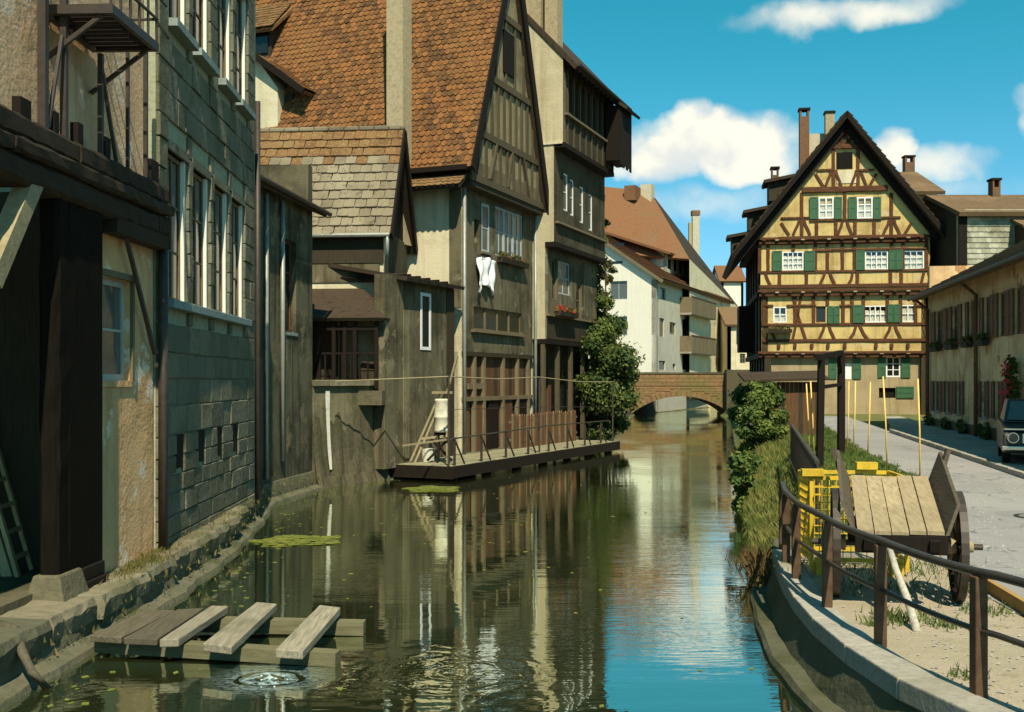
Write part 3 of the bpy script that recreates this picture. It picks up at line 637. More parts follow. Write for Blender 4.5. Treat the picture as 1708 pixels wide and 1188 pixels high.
# right quay: retaining wall, footing ledge, concrete coping stones
def quay_right():
    ys = [3.5 + i * .455 for i in range(21)]
    pts = [(lerp_line(EDGE, y), y) for y in ys]
    def ribbon(offs, name, mat):
        V = []; n = len(offs)
        for i, (x, y) in enumerate(pts):
            q = pts[min(i + 1, len(pts) - 1)]; p = pts[max(i - 1, 0)]; d = Vector((q[0] - p[0], q[1] - p[1])).normalized(); nx, ny = -d.y, d.x
            for o, z in offs: V.append((x + nx * o + .012 * math.sin(y * 5 + z * 9), y + ny * o, z + .012 * math.sin(y * 3.3 + o * 20)))
        Fc = [(i * n + k, i * n + k + 1, (i + 1) * n + k + 1, (i + 1) * n + k) for i in range(len(pts) - 1) for k in range(n - 1)]
        Fc += [tuple(range(n)), tuple(range((len(pts) - 1) * n, len(pts) * n))]
        me = bpy.data.meshes.new(name); me.from_pydata(V, [], Fc); me.update(); return link_mesh(name, me, mat)
    w = struct(ribbon([(-.2, -.6), (-.2, .40), (.0, .40), (.06, .2), (.10, .10), (.24, .085), (.27, .04), (.30, -.6)], 'quay_wall', 'wet_wall'))
    for i in range(0, len(pts) - 1, 2):
        (xa, ya), (xb, yb) = pts[i], pts[min(i + 2, len(pts) - 1)]
        d = Vector((xb - xa, yb - ya)); L = d.length; d.normalize(); nx, ny = d.y, -d.x
        c = MB().hexa([(xa - nx * .02, ya - ny * .02, .385), (xa + nx * .26, ya + ny * .26, .385), (xb + nx * .26 - d.x * .008, yb + ny * .26 - d.y * .008, .385), (xb - nx * .02 - d.x * .008, yb - ny * .02 - d.y * .008, .385),
                       (xa - nx * .02, ya - ny * .02, .535), (xa + nx * .26, ya + ny * .26, .53), (xb + nx * .26 - d.x * .008, yb + ny * .26 - d.y * .008, .53), (xb - nx * .02 - d.x * .008, yb - ny * .02 - d.y * .008, .535)])
        c.build('coping_stone', 'concrete', w, bevel=.012)
    return w
quay_right()

# left quay: rough stone edge with separate cap stones
LQ = [(-2, -4.0), (8.5, -4.05), (9.8, -4.05), (11, -3.97), (12.56, -3.98), (12.75, -4.02), (14.6, -4.08), (16.2, -4.22), (17.8, -4.42), (19.2, -4.58), (21.9, -4.98), (25.4, -4.5), (27.27, -3.24), (31, -1.4), (36.5, .8), (42, 3.2), (60, 6.2), (77, 8.5), (83.9, 11.15), (110, 22.3), (160, 44)]
def left_ground():
    ys = sorted({y for y, _ in LQ} | {8.5 + i * .35 for i in range(40)})
    V = []; cols = 0
    for y in ys:
        e = lerp_line(LQ, y); z = .4 if y < 60 else .4 + (y - 60) * .03
        k = .025 * math.sin(y * 4.1) + .012 * math.sin(y * 9.7)
        row = [(e + .22 + k * .5, -.6), (e + .20 + k, -.02), (e + .17 + k, .05), (e + .03 + k, .10 + k * .4), (e + k * .4, z - .1), (e - .02, z + k * .3), (e - .3, z + .02 * math.sin(y * 5)), (e - 3, z), (-400, z)]
        V += [(x, y, zz) for x, zz in row]; cols = len(row)
    Fc = [(i * cols + k, i * cols + k + 1, (i + 1) * cols + k + 1, (i + 1) * cols + k) for i in range(len(ys) - 1) for k in range(cols - 1)]
    me = bpy.data.meshes.new('quay'); me.from_pydata(V, [], Fc); me.update(); return struct(link_mesh('quay', me, 'quay'))
lq = left_ground()
def rock(name, mat, parent, c, r, seed, rz=0.0, n=2, amp=.12):
    bm = bmesh.new(); bmesh.ops.create_cube(bm, size=2); bmesh.ops.subdivide_edges(bm, edges=bm.edges, cuts=n, use_grid_fill=True); rr = random.Random(seed)
    for v in bm.verts:
        q = v.co.copy(); k = 1 - .13 * (abs(q.x) > .9) * (abs(q.y) > .9) - .13 * (abs(q.z) > .9) * (abs(q.x) > .9)
        v.co = Vector((q.x * r[0], q.y * r[1], q.z * r[2])) * k + Vector((rr.uniform(-1, 1) * r[0], rr.uniform(-1, 1) * r[1], rr.uniform(-1, 1) * r[2])) * amp
    me = bpy.data.meshes.new(name); bm.to_mesh(me); bm.free(); return link_mesh(name, me, mat, parent, smooth=True, loc=c, rot=rz)
y = 8.3; k = 0
while y < 19.3:      # near: broad worn slabs level with the platform; farther: rough proud blocks
    near = y < 12.4; L = random.uniform(.9, 1.5) if near else random.uniform(.8, 1.4); e = lerp_line(LQ, y + L / 2); rr = random.Random(60 + k)
    w = .75 if near else .34; zt = .425 if near else .45 + rr.uniform(-.02, .025); n_ = 7; V = []
    for i in range(n_ + 1):
        yy = y + .008 + (L - .016) * i / n_; jx = .02 * math.sin(yy * 7) + rr.uniform(-.014, .014)
        V += [(e + .03 + jx * .6, yy, .20), (e + .055 + jx, yy, zt - .075 + rr.uniform(-.02, .02)), (e + .02 + jx, yy, zt + rr.uniform(-.012, .008)), (e - w * .5, yy, zt + rr.uniform(-.01, .02)), (e - w, yy, zt - .01), (e - w, yy, .2)]
    m = MB().add(V, [(i * 6 + q, i * 6 + q + 1, (i + 1) * 6 + q + 1, (i + 1) * 6 + q) for i in range(n_) for q in range(5)] + [(0, 1, 2, 3, 4, 5), tuple(n_ * 6 + q for q in range(6))])
    m.build('cap_stone', 'quay_cap' if k % 3 else 'quay', lq); k += 1; y += L

# ------------------------------------------------------------------ left bank, near: stone mill and gallery house
A = Frame(-4.34, 13.3, -2.2)
mill = house('stone_mill', 'tall grey-green building of squared stone blocks standing on the quay', A, 'building')
MX0, MX1, MZ1 = -0.18, 5.62, 10.2
low_px = [(286, 303), (322, 339), (352, 371), (381, 397)]
MH = []      # lower windows
for a, b in ((0.30, 1.12), (1.52, 2.34), (2.74, 3.56), (3.96, 4.74)): MH.append((a, b, 3.52, 5.42))
UH = [(a, b, 7.05, 8.95) for a, b in ((0.30, 1.12), (1.52, 2.34), (3.0, 3.80), (4.2, 5.0))]
VH = [(0.62, 0.98, 1.36, 1.80), (1.75, 2.11, 1.36, 1.80), (2.85, 3.21, 1.36, 1.80), (3.95, 4.31, 1.36, 1.80)]
wall('wall', 'mortar', mill, MX0, MX1, .2, MZ1, .5, MH + UH + VH)
wall('end_wall', 'mortar', mill, 0, 7, .2, MZ1, .3, loc=(MX1 - .003, 7.0, 0), rot=-math.pi / 2)
wall('end_wall', 'mortar', mill, 0, 7, .2, MZ1, .3, loc=(MX0 + .003, 7.0, 0), rot=-math.pi / 2)
slab('roof', 'tile_old', mill, [(MX0 - .2, -.1, MZ1), (MX1 + .2, -.1, MZ1), (MX1 + .2, 7.2, MZ1 + 5), (MX0 - .2, 7.2, MZ1 + 5)], .2)
bm_variants = []
for k in range(6):
    bm = bmesh.new(); bmesh.ops.create_cube(bm, size=1); rr = random.Random(k)
    front = [f for f in bm.faces if f.normal.y < -.9]
    r = bmesh.ops.inset_region(bm, faces=front, thickness=.035, depth=0.0)
    for f in bm.faces:
        if f.normal.y < -.9 and f.calc_area() > .5:
            for v in f.verts: v.co.y -= .16 + rr.uniform(-.06, .10)
    for v in bm.verts:
        if v.co.y < -.4: v.co.x += rr.uniform(-.012, .012); v.co.z += rr.uniform(-.02, .02)
    me = bpy.data.meshes.new('block'); bm.to_mesh(me); bm.free(); me.materials.append(M['ashlar']); bm_variants.append(me)
def blocks(parent, x0, x1, zlist, holes, depth, meshes, lmin, lmax, name='stone_block', gap=.022, y0=0.0):
    n = 0
    for z0, z1 in zip(zlist, zlist[1:]):
        x = x0; segs = []
        cuts = sorted([(h[0], h[1]) for h in holes if h[2] < z1 - .03 and h[3] > z0 + .03])
        cur = x0
        for a, b in cuts: segs.append((cur, a)); cur = b
        segs.append((cur, x1))
        for a, b in segs:
            if b - a < .05: continue
            k = max(1, round((b - a) / random.uniform(lmin, lmax))); ws = [random.uniform(.75, 1.25) for _ in range(k)]; t = sum(ws); p = a
            for w in ws:
                L = (b - a) * w / t
                o = bpy.data.objects.new(name, random.choice(meshes)); COL.objects.link(o); o.parent = parent
                o.scale = (L - gap, depth * random.uniform(.8, 1.25), z1 - z0 - gap); o.location = (p + L / 2, y0, (z0 + z1) / 2); p += L; n += 1
    return n
zl = [.3]; 
while zl[-1] < MZ1 - .2: zl.append(zl[-1] + (random.uniform(.22, .30) if zl[-1] < 1.8 else random.uniform(.29, .38)))
blocks(mill, MX0, MX1, zl, [(h[0] - .1, h[1] + .1, h[2] - .1, h[3] + .12) for h in MH + UH] + VH, .06, bm_variants, .42, .72)
for H_ in (MH, UH):
    for h in H_:
        window(mill, h[0], h[1], h[2], h[3], 2, 3, y=.045, fmat='board_grey', pane='pane')
        box('jamb', 'jamb_paint', mill, h[1] - .012, h[1] + .018, -.004, .045, h[2], h[3])          # white far reveal
        box('lintel', 'ashlar', mill, h[0] - .1, h[1] + .1, -.045, .2, h[3], h[3] + .12)
        if H_ is UH: box('window_sill', 'sill_stone', mill, h[0] - .08, h[1] + .16, -.16, .2, h[2] - .10, h[2])
box('window_sill', 'sill_stone', mill, MH[0][0] - .12, MH[3][1] + .2, -.14, .2, 3.41, 3.52, bevel=.01)
for h in VH: box('vent_shade_panel', 'room_shade', mill, h[0], h[1], -.025, .09, h[2], h[3])  # black panels almost flush with the blocks stand in for the shade in the vents
MB().tube([(MX1 + .03, -.09, 7.4), (MX1 + .03, -.09, .35)], .05, 10).build('downpipe', 'iron', mill, smooth=True)
MB().tube([(MX0 - .03, -.1, 4.3), (MX0 - .03, -.1, .4)], .06, 10).build('downpipe', 'iron', mill, smooth=True)

A2 = Frame(-4.34, 13.3, 2.0)
gal = house('gallery_house', 'cream plastered house with blackened timber gallery at the left edge', A2)
GX0, GX1 = -6.2, -0.23
wx0, wx1 = A2.P(140, 500)[0], A2.P(216, 500)[0]
wall('ground_wall', 'ground_plaster', gal, A2.P(138, 700)[0], GX1, .2, 4.6, .4, [(wx0, wx1, 2.50, 3.62)])
window(gal, wx0, wx1, 2.50, 3.62, 2, 2, y=.06, fw=.07, fmat='grey_paint', pane='pane_blue', sill='ground_plaster')
box('window_casing', 'board_grey', gal, wx0 - .1, wx1 + .1, -.05, -.002, 3.63, 3.70)
box('window_casing', 'board_grey', gal, wx1 + .01, wx1 + .07, -.035, -.002, 2.48, 3.63)
wall('upper_wall', 'gallery_plaster', gal, GX0, GX1, 4.55, 9.4, .3, [(-4.8, -4.1, 6.4, 8.1)], loc=(0, .12, 0))
window(gal, -4.8, -4.1, 6.4, 8.1, 2, 3, y=.2)
wall('back_wall', 'room_shade', gal, GX0, -1.9, .2, 4.6, .2, loc=(0, 3.2, 0))
wall('bay_side_wall', 'board_dark', gal, 0, 3.2, .2, 4.5, .12, loc=(-1.9, 3.2, 0), rot=-math.pi / 2)
slab('gallery_ceiling', 'board_dark', gal, [(GX0, .1, 4.5), (-2.7, .1, 4.5), (-2.7, 3.3, 4.5), (GX0, 3.3, 4.5)], .1)
slab('roof', 'tile_old', gal, [(GX0 - .2, -.05, 9.3), (GX1, -.05, 9.3), (GX1, 4, 12.5), (GX0 - .2, 4, 12.5)], .2)
# near-black panel standing in for the shade of the open bay, on a timber foot
dx0, dx1 = A2.P(116, 800, -.16)[0], A2.P(171, 800, -.16)[0]
box('bay_shade_panel', 'shade_black_wood', gal, dx0, dx1, -.16, -.05, .50, 4.22)
box('timber_foot', 'black_wood', gal, dx0 + .05, dx1 + .02, -.22, -.03, .39, .50, bevel=.015)
box('timber_foot', 'black_wood', gal, dx0 + .25, dx1 - .0, -.19, -.04, .50, .64, bevel=.015)
box('bay_floor', 'old_stone', gal, GX0, -2.0, .05, 3.2, .3, .5)
# front post on a stone base
pxa, pxb = A2.P(80, 700, -.06)[0], A2.P(112, 700, -.06)[0]
MB().rough(pxa, pxb, -.16, .04, .62, 4.3, 14, .010, 3).build('post', 'shade_black_wood', gal)
MB().hexa([(pxa - .10, -.26, .38), (pxb + .10, -.26, .38), (pxb + .10, .14, .38), (pxa - .10, .14, .38), (pxa - .04, -.19, .66), (pxb + .04, -.19, .66), (pxb + .04, .07, .66), (pxa - .04, .07, .66)]).build('post_base', 'old_stone', gal, bevel=.02)
# gallery beams, stub posts, poles
for (z0, z1, y0, y1, mt) in ((4.23, 4.47, -.22, .05, 'black_wood_y'), (4.475, 4.60, -.27, .1, 'black_wood_y'), (4.605, 4.83, -.21, .11, 'black_wood_y')):
    p = GX0
    while p < GX1 - .1:
        q = min(GX1 - .02, p + random.uniform(1.5, 2.6)); MB().rough(p, q - .01, y0 + random.uniform(-.012, .012), y1, z0 + random.uniform(-.012, .012), z1, 12, .012, int(p * 100 + z0 * 999)).build('gallery_beam', mt, gal); p = q
for px, wpx, top in ((36, 18, 165), (88, 8, 187), (128, 9, 206), (174, 9, 230), (253, 13, 268)):
    a, b = A2.P(px - wpx / 2, 200, -.1)[0], A2.P(px + wpx / 2, 200, -.1)[0]; zt = A2.P(px, top, -.1)[1]
    box('stub_post', 'black_wood', gal, a, b, -.14, -.06, 4.83, max(zt, 4.95))
box('beam_end', 'black_wood_y', gal, A2.P(196, 350, -.2)[0], GX1 - .02, -.2, -.02, 4.08, 4.24)
for px, w, y0 in ((72, .075, -200), (107, .06, -200), (168, .05, 90), (213, .035, 88), (243, .045, 80)):
    x = A2.P(px, 200, -.1)[0]; zt = min(9.2, A2.P(px, y0, -.1)[1]); box('pole', 'iron', gal, x - w / 2, x + w / 2, -.1 - w / 2, -.1 + w / 2, 4.83, zt)
def stick(px1, py1, px2, py2, v, w, name='brace', mat='iron', par=gal, fr=A2):
    a, b = fr.P(px1, py1, v), fr.P(px2, py2, v); return MB().beam((a[0], v, a[1]), (b[0], v, b[1]), w, w, (0, 1, 0)).build(name, mat, par)
stick(104, 60, 80, 212, -.12, .03); stick(171, 122, 196, 282, -.12, .035)
stick(200, 352, 258, 590, -.10, .045)
stick(-20, 470, 52, 300, -.12, .17, 'brace', 'pale_wood')
# iron balcony
bz = 6.02; bx0, bx1 = -2.95, -1.72
bal = MB().box(bx0, bx1, -.62, -.57, bz, bz + .09).box(bx0, bx1, .05, .1, bz, bz + .09).box(bx0, bx0 + .06, -.57, .05, bz, bz + .09).box(bx1 - .06, bx1, -.57, .05, bz, bz + .09).build('balcony', 'iron', gal)
for k in range(9): box('slat', 'black_wood', bal, bx0 + .08 + k * .128, bx0 + .175 + k * .128, -.56, .04, bz + .03, bz + .06)
for zz in (.35, .62, .95): MB().tube([(bx0, .08, bz + zz), (bx0, -.6, bz + zz), (bx1, -.6, bz + zz), (bx1, .08, bz + zz)], .018, 6).build('rail', 'iron', bal)
for k in range(6): box('baluster', 'iron', bal, bx0 + k * .24, bx0 + k * .24 + .022, -.61, -.588, bz + .09, bz + .95)
for x in (bx0 + .05, bx1 - .05): beam('bracket', 'iron', bal, (x, .1, bz - .45), (x, -.5, bz), .04, .04)
beam('stay', 'iron', bal, (bx1, -.58, bz + .35), (A2.P(288, 28, -.1)[0], -.05, bz + .75), .025, .025)

# ladder leaning in the open bay
def ladder(name, label, base0, base1, top0, top1, nr, mat, w=.06, t=.04, cat='ladder', group=None):
    b0, b1, t0, t1 = map(Vector, (base0, base1, top0, top1)); o = thing(name, label, cat, (b0 + b1) / 2, 0, group); c = (b0 + b1) / 2; up = (b1 - b0).cross(t0 - b0).normalized()
    beam('side_rail', mat, o, b0 - c, t0 - c, w, t, up); beam('side_rail', mat, o, b1 - c, t1 - c, w, t, up)
    for k in range(nr):
        f = (k + .7) / nr; beam('rung', mat, o, b0 + (t0 - b0) * f - c, b1 + (t1 - b1) * f - c, .045, .03, up)
    return o
g0, g1 = G(30, 962, .5), G(54, 950, .5)
ladder('ladder', 'wooden ladder leaning in the dark open bay at the left edge', g0, g1, g0 + Vector((-.55, -.12, 2.1)), g1 + Vector((-.55, -.12, 2.1)), 8, 'ladder', .07)
b = thing('loose_board', 'narrow grey board leaning left of the ladder in the dark bay', 'board', G(10, 962, .5))
MB().hexa([(-.05, 0, 0), (.05, .02, 0), (.05, .06, 0), (-.05, .04, 0), (-.60, -.1, 2.0), (-.50, -.08, 2.0), (-.50, -.04, 2.0), (-.60, -.06, 2.0)]).build('board', 'ladder', b)
# drooping mossy branch on the quay corner
p0, p1, p2, p3, p4 = G(-10, 1042, .42), G(25, 1052, .40), G(36, 1085, .3), G(52, 1120, .18), G(82, 1152, -.03)
tag(MB().tube([p0, p1, p2, p3, p4], .055, 10, .03).build('driftwood_branch', 'plank_dark', smooth=True), 'crooked wet branch hanging from the quay into the water, bottom left corner', 'branch')

# ------------------------------------------------------------------ dank narrow house
B = Frame(-5.04, 21.9, 7.6)
dank = house('narrow_house', 'dark damp plastered house with pale vertical streaks beside the stone mill', B)
bxe = B.P(521, 500)[0]; w1 = (B.P(471, 500)[0], B.P(494, 500)[0]); zB = 6.45
hb = [(w1[0], w1[1], 3.55, 5.55)]
wall('wall', 'dank', dank, -1.6, bxe, .0, zB, .35, hb)
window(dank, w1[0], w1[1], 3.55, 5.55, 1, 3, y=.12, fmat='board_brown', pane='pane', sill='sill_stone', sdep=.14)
wall('end_wall', 'dank', dank, 0, 5, 0, zB + 1, .3, loc=(bxe - .3, 5.0, 0), rot=-math.pi / 2)
slab('roof', 'tile_dark', dank, [(-1.7, -.28, zB - .02), (bxe + .3, -.28, zB - .02), (bxe + .3, 5, zB + 2.2), (-1.7, 5, zB + 2.2)], .12)
MB().tube([(-1.6, -.33, zB - .02), (bxe + .32, -.33, zB - .06)], .05, 8).build('gutter', 'iron', dank)
for px, w, z0 in ((440, .045, .5), (467, .05, .8)):
    x = B.P(px, 600)[0]; MB().tube([(x, -.06, zB - .15), (x, -.06, z0)], w, 8).build('downpipe', 'zinc', dank, smooth=True)
for k in range(7):      # old lime runs under the window and down the wall
    px, y0, y1 = ((437, 660, 790), (478, 565, 640), (486, 570, 625), (515, 560, 605), (476, 640, 760), (505, 700, 760), (455, 720, 800))[k]
    a = B.P(px, y0, 0); b2 = B.P(px, y1, 0); n = 5; m = MB(); L = []; Rr = []
    for i in range(n + 1):
        z = a[1] + (b2[1] - a[1]) * i / n; ww = .035 * random.uniform(.5, 1.4) * (1 - abs(i / n - .4)); L.append((a[0] - ww, -.004, z)); Rr.append((a[0] + ww, -.004, z))
    for i in range(n): m.add([L[i], Rr[i], Rr[i + 1], L[i + 1]], [(0, 1, 2, 3)])
    m.build('lime_run', 'garden_plaster', dank)

# ------------------------------------------------------------------ garden wall
c0 = B.W(bxe, 0); Cdir = Vector((-3.27 - c0.x, 27.27 - c0.y)); CL = Cdir.length
C = Frame(c0.x, c0.y, math.degrees(math.atan2(Cdir.x, Cdir.y)))
gw = house('garden_wall', 'stained courtyard wall with stone coping and one white lime streak', C, 'wall')
wall('wall', 'garden_plaster', gw, 0, CL, -.1, 2.36, .35)
m = MB(); nb = 14; V = []
for i in range(26):      # plaster base, bulging and broken towards the water
    x = CL * i / 25; V += [(x, -.02, 1.5 + .35 * math.sin(i * 1.3) * math.sin(i * .5)), (x, -.06 - .02 * math.sin(i * 1.7), .75 + .2 * math.sin(i * .9)), (x, -.14 - .05 * math.sin(i * 1.1), .25), (x, -.24 - .05 * math.sin(i * 2.3), -.1)]
m.add(V, [(i * 4 + k, i * 4 + k + 1, (i + 1) * 4 + k + 1, (i + 1) * 4 + k) for i in range(25) for k in range(3)]).build('battered_base', 'old_stone', gw)
x = 0; 
while x < CL - .05:
    L = min(random.uniform(.5, .8), CL - x); box('coping_stone', 'quay_cap', gw, x + .005, x + L - .005, -.09, .42, 2.365, 2.52 + random.uniform(-.01, .01), bevel=.015); x += L
sx = C.P(545, 700)[0]; zt, zb2 = C.P(545, 652)[1], C.P(545, 783)[1]; L = []; Rr = []; n = 12; m = MB()
for i in range(n + 1):
    t = i / n; w = .075 * (1 - .55 * t ** 2) * random.uniform(.85, 1.15); z = zt + (zb2 - zt) * t; L.append((sx - w * .9 - .02 * t, -.026 - .11 * t * t, z)); Rr.append((sx + w, -.026 - .11 * t * t, z))
for i in range(n): m.add([L[i], Rr[i], Rr[i + 1], L[i + 1]], [(0, 1, 2, 3)])
m.build('lime_streak', 'lime', gw)
box('iron_plate', 'iron', gw, C.P(634, 700)[0] - .12, C.P(634, 700)[0] + .05, -.05, .0, 1.5, 1.62)

# ------------------------------------------------------------------ shed house with weathered tile roof, porch in front
D = Frame(-0.1189 * 28.0, 28.0, 5.0)
shed = house('tiled_shed', 'low house with orange and pale grey tiled roof above the courtyard porch', D)
DL, DW, De, Dr = 3.3, 5.6, 6.45, 9.25
lw = (D.P(636 + 6, 520)[0] + .05, .45)
wall('gable_wall', 'olive_dark', shed, 0, DL, .4, De, .3, [(.25, .75, 3.35, 5.05)])
window(shed, .25, .75, 3.35, 5.05, 1, 2, y=.05, fmat='grey_paint', pane='pane_blue')
wall('wall', 'cream', shed, 0, DW, .4, De, .3, [(DW - 4.3, DW - 3.5, 2.5, 4.2), (DW - 1.9, DW - 1.2, 2.6, 4.4)], loc=(-.003, DW, 0), rot=-math.pi / 2)
wo = dict(loc=(-.003, DW, 0), rot=-math.pi / 2)
box('door', 'board_brown', shed, DW - 1.95, DW - 1.15, .06, .12, 2.55, 4.45, **wo)
box('door', 'board_dark', shed, DW - 4.35, DW - 3.45, .06, .12, 2.45, 4.25, **wo)
box('eaves_dark_strip', 'board_dark', shed, 0, DW, -.05, -.003, 5.55, De - .02, **wo)  # dark sheet on the wall, painting in the shadow under the eaves
box('wall_shade_band', 'olive', shed, 0, DW - .1, -.03, -.003, 5.05, 5.545, **wo)  # olive sheet painting in the unlit part of the cream wall
MB().prism([(0, De), (DL, De), (DL / 2, Dr)], .02, .3).build('gable', 'black_wood', shed)
sl = math.hypot(DL / 2 + .45, (Dr - De) * (DL / 2 + .45) / (DL / 2)); tz = (Dr - De) / (DL / 2); ezx = -.2; ez = De - .2 * tz + .12
slab('roof', 'tile_dark', shed, [(ezx, -.22, ez), (ezx, DW + .1, ez), (DL / 2, DW + .1, Dr + .12), (DL / 2, -.22, Dr + .12)], .1)
slab('roof', 'tile_dark', shed, [(DL + .2, -.22, ez), (DL + .2, DW + .1, ez), (DL / 2, DW + .1, Dr + .12), (DL / 2, -.22, Dr + .12)], .1)
us = Vector((DL / 2 - ezx, 0, Dr + .12 - ez)).normalized(); S_ = math.hypot(DL / 2 - ezx, Dr + .12 - ez)
tile_roof(shed, (ezx - .02, -.24, ez - .02), (0, 1, 0), us, DW + .3, S_, .30, .30, ['tile_grey', 'tile_old'], 300, lambda j, i: 'tile_grey' if j < 8 or (j == 8 and i % 3) else 'tile_old', round_=.05, thick=.05, jitter=1.2)
for k in range(14): box('ridge_tile', 'tile_grey', shed, DL / 2 - .12, DL / 2 + .12, -.24 + k * .42, .17 + k * .42, Dr + .12, Dr + .24, bevel=.03)
for s in (0, 1):
    xa, xb = (ezx, DL / 2) if s == 0 else (DL + .2, DL / 2); beam('barge_board', 'black_wood', shed, (xa, -.25, ez - .02), (xb, -.25, Dr + .08), .05, .26, (0, -1, 0) if 0 else (0, 0, 1))
MB().tube([(ezx - .05, -.2, ez + .02), (ezx - .05, DW, ez + .02)], .06, 8).build('gutter', 'zinc', shed)
MB().tube([(ezx - .05, -.15, ez), (-.15, -.12, ez - .5), (.03, -.06, ez - .6), (.03, -.06, .5)], .045, 8).build('downpipe', 'zinc', shed, smooth=True)

# porch roof and its posts and rails, standing in front of the shed
porch = house('porch', 'small dark tiled porch roof on posts behind the courtyard wall', Frame(D.o.x, D.o.y, D.a))
ya, yb = D.S(606, 482, -.05)[0], D.S(500, 485, -.05)[0]; za = D.S(606, 481, -.05)[1]; ye = D.S(641, 522, -1.5)[0]; zf = D.S(600, 530, -1.5)[1]
PR = slab('roof', 'tile_dark', porch, [(-1.5, ye, zf), (-.02, ya, za), (-.02, yb + .6, za), (-1.5, yb + .6, zf)], .09)
slab('roof_hip', 'tile_dark', porch, [(-1.5, ye, zf), (-.02, ya, za), (-.02, ye - .1, zf)], .07)
for px in (532, 557, 575, 592, 628):
    y_ = D.S(px, 580, -1.3)[0]; box('post', 'black_wood', porch, -1.34, -1.26, y_ - .045, y_ + .045, 2.3, zf + .05)
y0_, y1_ = D.S(628, 580, -1.3)[0], yb + .5
for zz, h in ((3.75, .09), (3.15, .05)): box('rail', 'black_wood', porch, -1.33, -1.27, y0_, y1_, zz, zz + h)
for k in range(14):
    y_ = y0_ + (y1_ - y0_) * k / 13; box('baluster', 'black_wood', porch, -1.315, -1.285, y_ - .02, y_ + .02, 2.5, 3.16)
box('back_panel', 'ochre_dull', porch, -.20, -.08, D.S(596, 580, -.15)[0], D.S(576, 580, -.15)[0], 2.4, 4.4)
box('shed_door', 'board_brown', porch, -.30, -.22, D.S(575, 580, -.3)[0], D.S(566, 580, -.3)[0], 2.4, 4.3)
# crates and firewood on the porch floor
pf = Frame(D.o.x, D.o.y, D.a); 
floor_slab = box('porch_floor', 'old_stone', porch, -1.6, -.02, y0_ - .2, y1_ + .3, 1.9, 2.25)
def crate(label, x, y, z, w, d, h):
    p = D.W(x, y, z); o = thing('wooden_crate', label, 'crate', p, D.rot + random.uniform(-.2, .2), 'crates on the porch')
    for s in (-1, 1):
        for k in range(3): box('slat', 'board_dark', o, -w / 2, w / 2, s * d / 2 - .01, s * d / 2 + .01, k * h / 3 + .01, (k + 1) * h / 3 - .02)
        for k in range(3): box('slat', 'board_dark', o, s * w / 2 - .01, s * w / 2 + .01, -d / 2 + .012, d / 2 - .012, k * h / 3 + .01, (k + 1) * h / 3 - .02)
    box('base', 'board_dark', o, -w / 2, w / 2, -d / 2, d / 2, -.0, .02)
crate('dark wooden crate behind the porch rail nearest the narrow dark house', -.8, D.S(530, 600, -.8)[0], 2.25, .5, .6, .55)
crate('dark wooden crate at the right end of the porch', -.8, D.S(620, 600, -.8)[0], 2.25, .5, .45, .75)

# ------------------------------------------------------------------ lean-to and big gabled house on the canal
M['gable_infill'] = plaster('gable_infill', (0.29, 0.245, 0.14), (0.13, 0.105, 0.055), 0.7)
E = Frame(-1.45, 31.0, 22.0)
lean = house('lean_to', 'olive plastered lean-to with a narrow white framed window beside the big gabled house', E)
lx0, lx1 = E.P(642, 600)[0], E.P(757, 600)[0]; lz = 5.15
ww0, ww1 = E.P(701, 530)[0], E.P(718, 530)[0]; wz0, wz1 = E.P(709, 584)[1], E.P(709, 489)[1]
wall('wall', 'olive', lean, lx0, lx1, .3, lz, .3, [(ww0, ww1, wz0, wz1)])
window(lean, ww0, ww1, wz0, wz1, 1, 1, y=-.02, fw=.085, fmat='white_paint', pane='pane')
slab('roof', 'tile_dark', lean, [(lx0 + .6, -.30, lz - .03), (lx1 + .1, -.30, lz + .0), (lx1 + .1, 2.2, lz + .55), (lx0 + .6, 2.2, lz + .45)], .1)
for k in range(5): box('roof_batten', 'black_wood', lean, lx0 + .7 + k * .55, lx0 + .78 + k * .55, -.33, 2.0, lz + .0, lz + .05)
box('pale_strip', 'garden_plaster', lean, E.P(672, 600)[0], E.P(681, 600)[0], -.03, -.002, .5, 4.3)
box('corner_board', 'board_dark', lean, lx1 - .5, lx1 - .02, -.025, -.002, .4, lz - .1)

eh = house('gabled_house', 'tall house with steep orange tiled roof and timber-framed gable over the canal', E)
EW = 5.72; Ez = 8.25; Er = 16.0
f = lambda a, b, c, d, v=0.0: (E.P(a, c, v)[0], E.P(b, c, v)[0], E.P((a + b) / 2, d, v)[1], E.P((a + b) / 2, c, v)[1])   # px box -> opening
o1 = f(791, 800, 366, 421); o2 = f(803, 816, 341, 421); o3 = f(826, 872, 352, 432); o4 = f(790, 870, 517, 554)
o1 = (o1[0], o1[1], o1[2], o1[3])
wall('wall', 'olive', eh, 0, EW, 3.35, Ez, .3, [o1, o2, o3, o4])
box('interior', 'room_shade', eh, o1[0] - .1, o1[1] + .02, .25, .29, o1[2], o1[3])
window(eh, *o2, 1, 2, y=.0, fw=.07, fmat='blue_paint', pane='pane_blue', sill='board_grey')
n3 = 3; ww = (o3[1] - o3[0]) / n3
for k in range(n3): window(eh, o3[0] + k * ww, o3[0] + (k + 1) * ww - .03, o3[2], o3[3], 2, 2, y=.03, fw=.055, fmat='blue_paint', pane='pane_blue')
n4 = 4; ww = (o4[1] - o4[0]) / n4
for k in range(n4): window(eh, o4[0] + k * ww, o4[0] + (k + 1) * ww - .02, o4[2], o4[3], 1, 1, y=.05, fw=.05, fmat='board_grey', pane='pane')
box('window_ledge', 'board_grey', eh, o4[0] - .2, o4[1] + .1, -.12, .02, o4[2] - .08, o4[2] - .003)
